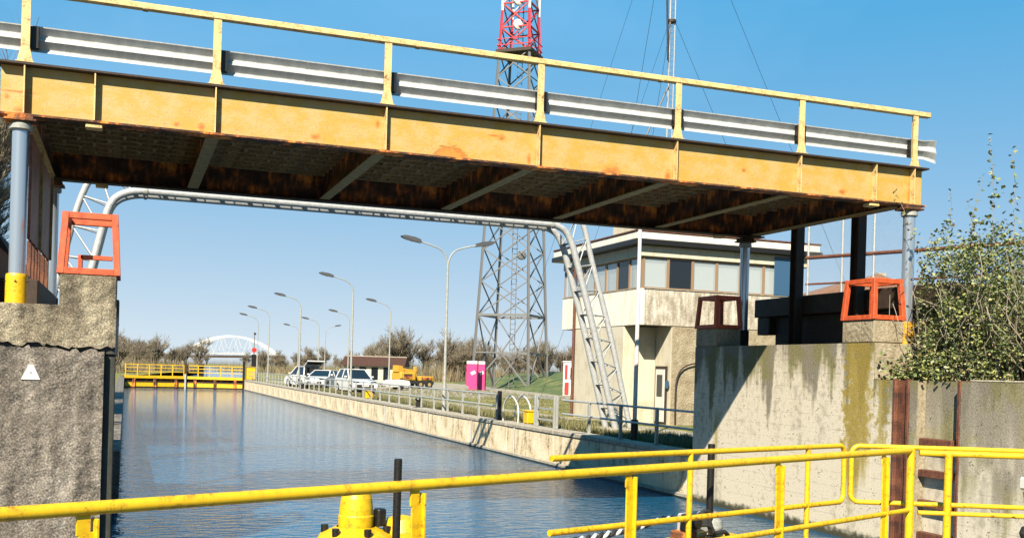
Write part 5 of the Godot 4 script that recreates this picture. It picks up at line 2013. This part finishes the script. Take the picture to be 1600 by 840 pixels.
# ---------------------------------------------------------------- left bank
func build_left_bank() -> void:
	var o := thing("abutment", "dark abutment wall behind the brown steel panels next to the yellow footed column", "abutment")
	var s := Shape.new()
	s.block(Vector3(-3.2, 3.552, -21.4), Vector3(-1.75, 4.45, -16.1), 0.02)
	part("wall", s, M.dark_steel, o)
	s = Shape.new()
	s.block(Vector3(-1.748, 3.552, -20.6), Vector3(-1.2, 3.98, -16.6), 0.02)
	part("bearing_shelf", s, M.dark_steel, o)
	settle(o, Vector3(-2.2, 3.55, -18.5))
	for q in [[-16.05, -17.55, 5.95, 4.15, "brown steel panel beneath the bridge end, the nearer of two"], [-17.65, -19.9, 5.95, 4.2, "brown steel panel beneath the bridge end, the farther of two"]]:
		o = thing("steel_panel", q[4], "panel", Vector3.ZERO, "brown panels under the bridge end")
		s = Shape.new()
		s.block(Vector3(-1.33, q[3] + 0.35, q[1]), Vector3(-1.29, q[2], q[0]), 0.006)
		part("plate", s, M.brown_panel, o)
		for z in [q[0] - 0.2, (q[0] + q[1]) / 2, q[1] + 0.2]:
			s = Shape.new()
			s.block(Vector3(-1.34, 3.98, z - 0.05), Vector3(-1.28, q[3] + 0.34, z + 0.05), 0.006)
			part("strut", s, M.brown_steel, o)
		s = Shape.new()
		s.block(Vector3(-1.37, q[3] + 0.35, q[1] - 0.03), Vector3(-1.25, q[2] + 0.1, q[1] - 0.001), 0.006)
		part("edge_frame", s, M.dusty_steel, o)
		settle(o, Vector3(-1.31, 3.98, (q[0] + q[1]) / 2))
	o = thing("timber_shed", "dark brown roofed shed beyond the pier at the picture's edge", "shed", Vector3(-7.4, QUAY, -36.0))
	s = Shape.new()
	s.block(Vector3(-4, 0, -3), Vector3(4.3, 4.0, 3))
	part("wall", s, M.dark_steel, o)
	s = Shape.new()
	s.prism(PackedVector2Array([Vector2(-4.6, 4.0), Vector2(4.7, 4.0), Vector2(3.9, 5.3), Vector2(-3.0, 6.4)]), 7.0, Vector3.ZERO)
	part("roof", s, M.wood, o)
	s = Shape.new()
	s.block(Vector3(1.0, 0, 3.002), Vector3(3.0, 2.6, 3.05))
	part("door", s, M.wood, o)
	# the road on the pier top
	s = Shape.new()
	s.block(Vector3(-60, 0.5, -21.5), Vector3(-7.0, 3.5, -15.2))
	structure("road_approach", s, M.grass)


# ---------------------------------------------------------------- trees
func twig_tree(sd: int, dense: float, deep := 4) -> Array:
	var r := RandomNumberGenerator.new()
	r.seed = sd
	var tr := Shape.new()
	var cr := Shape.new()
	tr.colored = true
	cr.colored = true
	tr.col = Color(0.13, 0.105, 0.075)
	grow(tr, cr, r, Vector3.ZERO, Vector3(r.randf_range(-0.08, 0.08), 1, r.randf_range(-0.08, 0.08)).normalized(), 0.24, 0.022, 0, dense, deep)
	if sd % 2 == 0:
		grow(tr, cr, r, Vector3(0.02, 0, 0.02), Vector3(r.randf_range(-0.4, 0.4), 1, r.randf_range(-0.4, 0.4)).normalized(), 0.2, 0.016, 0, dense, deep)
	return [tr.mesh(), cr.mesh()]


# unit tree about one metre high
func grow(tr: Shape, cr: Shape, r: RandomNumberGenerator, p: Vector3, d: Vector3, len: float, rad: float, depth: int, dense: float, deep: int) -> void:
	var mid := p + d * len * 0.5 + Vector3(r.randf_range(-1, 1), 0, r.randf_range(-1, 1)) * len * 0.06
	var e := p + d * len
	if depth < 2:
		tr.path([p, mid, e], [rad, rad * 0.85, rad * 0.68], 6 if depth == 0 else 5, false)
	else:
		cr.col = Color(0.13, 0.10, 0.07).lerp(Color(0.21, 0.17, 0.12), r.randf())
		cr.path([p, mid, e], [rad, rad * 0.85, rad * 0.6], 3, false)
	if depth >= deep:
		for k in int(9 * dense):
			var f := r.randf()
			var q := p.lerp(e, f)
			var dd := (d * 0.8 + Vector3(r.randf_range(-1, 1), r.randf_range(-0.3, 1.2), r.randf_range(-1, 1))).normalized()
			var l := r.randf_range(0.03, 0.1)
			var w := dd.cross(Vector3(r.randf_range(-1, 1), r.randf_range(-1, 1), r.randf_range(-1, 1))).normalized() * (0.0022 if deep < 5 else 0.0008)
			cr.col = Color(0.10, 0.085, 0.065).lerp(Color(0.22, 0.18, 0.14), r.randf())
			if r.randf() < 0.12:
				cr.col = Color(0.2, 0.2, 0.09)
			cr.face([q - w, q + w, q + dd * l], dd.cross(w))
		return
	var n := r.randi_range(3, 4) if depth > 0 else r.randi_range(4, 5)
	for k in n:
		var side := Vector3(cos(TAU * (k + r.randf() * 0.7) / n), 0, sin(TAU * (k + r.randf() * 0.7) / n))
		var spread := r.randf_range(0.25, 0.75)
		var dd := (d + side * spread + Vector3(0, 0.28, 0)).normalized()
		var from := p.lerp(e, r.randf_range(0.55, 1.0) if depth > 0 else r.randf_range(0.35, 1.0))
		grow(tr, cr, r, from, dd, len * r.randf_range(0.55, 0.95), rad * 0.6, depth + 1, dense, deep)


func build_trees() -> void:
	var kinds := []
	for k in 6:
		kinds.append(twig_tree(50 + k, 1.0))
	var zones := [
		[Vector2(-9, -150), Vector2(-1, -190), 12, 5.0, 7.0, 5.0, "bare brown tree in the wood next to the shaded lock wall", "bare trees beyond the far gate"],
		[Vector2(-5, -195), Vector2(10, -232), 22, 6.0, 8.2, 5.0, "bare brown tree in the wood between the lock wall and the arch bridge", "bare trees beyond the far gate"],
		[Vector2(27, -235), Vector2(52, -200), 24, 4.8, 7.0, 8.0, "bare brown tree in the low wood behind the parked cars", "bare trees behind the yard"],
		[Vector2(39, -160), Vector2(50, -152), 12, 7.4, 9.4, 3.5, "large bare tree in the clump between the yellow truck and the tower", "bare trees behind the yard"],
		[Vector2(51, -156), Vector2(74, -158), 22, 5.0, 7.4, 6.0, "bare tree in the thin wood behind the lattice tower", "bare trees behind the tower"],
		[Vector2(70, -560), Vector2(150, -430), 14, 8.0, 11.0, 20.0, "faint bare tree on the far bank beyond the yard", "bare trees on the far bank"],
		[Vector2(0, -400), Vector2(45, -560), 10, 8.0, 10.0, 12.0, "faint bare tree on the far bank below the arch bridge", "bare trees on the far bank"],
	]
	for zn in zones:
		for k in zn[2]:
			var f: float = (k + rng.randf_range(-0.3, 0.3)) / maxf(1.0, zn[2] - 1.0)
			var at: Vector2 = zn[0].lerp(zn[1], f) + Vector2(rng.randf_range(-1, 1), rng.randf_range(-1, 1)) * zn[5]
			bare_tree(kinds[rng.randi() % 6], zn[6], zn[7], Vector3(at.x, QUAY - 0.05, at.y), rng.randf_range(zn[3] * 0.75, zn[4]) * 1.3)
	var thick := twig_tree(91, 0.6, 6)
	bare_tree(thick, "tall bare tree with dense twigs behind the lifting column, nearest the pier", "bare trees on the near bank", Vector3(-5.3, QUAY, -32.8), 12.5)
	bare_tree(thick, "tall bare tree with dense twigs standing behind the dark shed", "bare trees on the near bank", Vector3(-8.2, QUAY, -46.0), 17.0)
	bare_tree(thick, "bare tree with dense twigs reaching over the bridge's guard rail", "bare trees on the near bank", Vector3(-5.9, QUAY, -34.5), 14.0)
	# brush under the trees
	var br := Shape.new()
	br.colored = true
	for zn in zones.slice(0, 5):
		for k in 5200:
			var f := rng.randf_range(-0.08, 1.08)
			var at: Vector2 = zn[0].lerp(zn[1], f) + Vector2(rng.randf_range(-1, 1), rng.randf_range(-1, 1)) * zn[5] * 1.1
			var h := rng.randf_range(0.6, 2.2) * (1.7 if rng.randf() < 0.4 else 1.0)
			var w := Vector3(rng.randf_range(-1, 1), 0, rng.randf_range(-1, 1)).normalized() * 0.035
			br.col = Color(0.13, 0.10, 0.06).lerp(Color(0.30, 0.24, 0.15), rng.randf())
			if rng.randf() < 0.15: br.col = Color(0.12, 0.14, 0.05)
			var p := Vector3(at.x, QUAY - 0.05, at.y)
			br.face([p - w, p + w, p + Vector3(rng.randf_range(-0.5, 0.5), h, rng.randf_range(-0.5, 0.5))], Vector3.BACK)
	var bo := part("undergrowth", br, M.bark, self)
	tag(bo, "brown brush and dry reeds under the far trees", "undergrowth", "", "stuff")


func bare_tree(kind: Array, label: String, group: String, at: Vector3, h: float) -> void:
	var o := thing("bare_tree", label, "tree", at, group, rng.randf() * TAU)
	var sc := h / 1.02
	o.scale = Vector3(sc * rng.randf_range(0.8, 1.3), sc, sc * rng.randf_range(0.8, 1.3))
	inst("trunk", kind[0], M.bark, o)
	inst("crown", kind[1], M.bark, o)
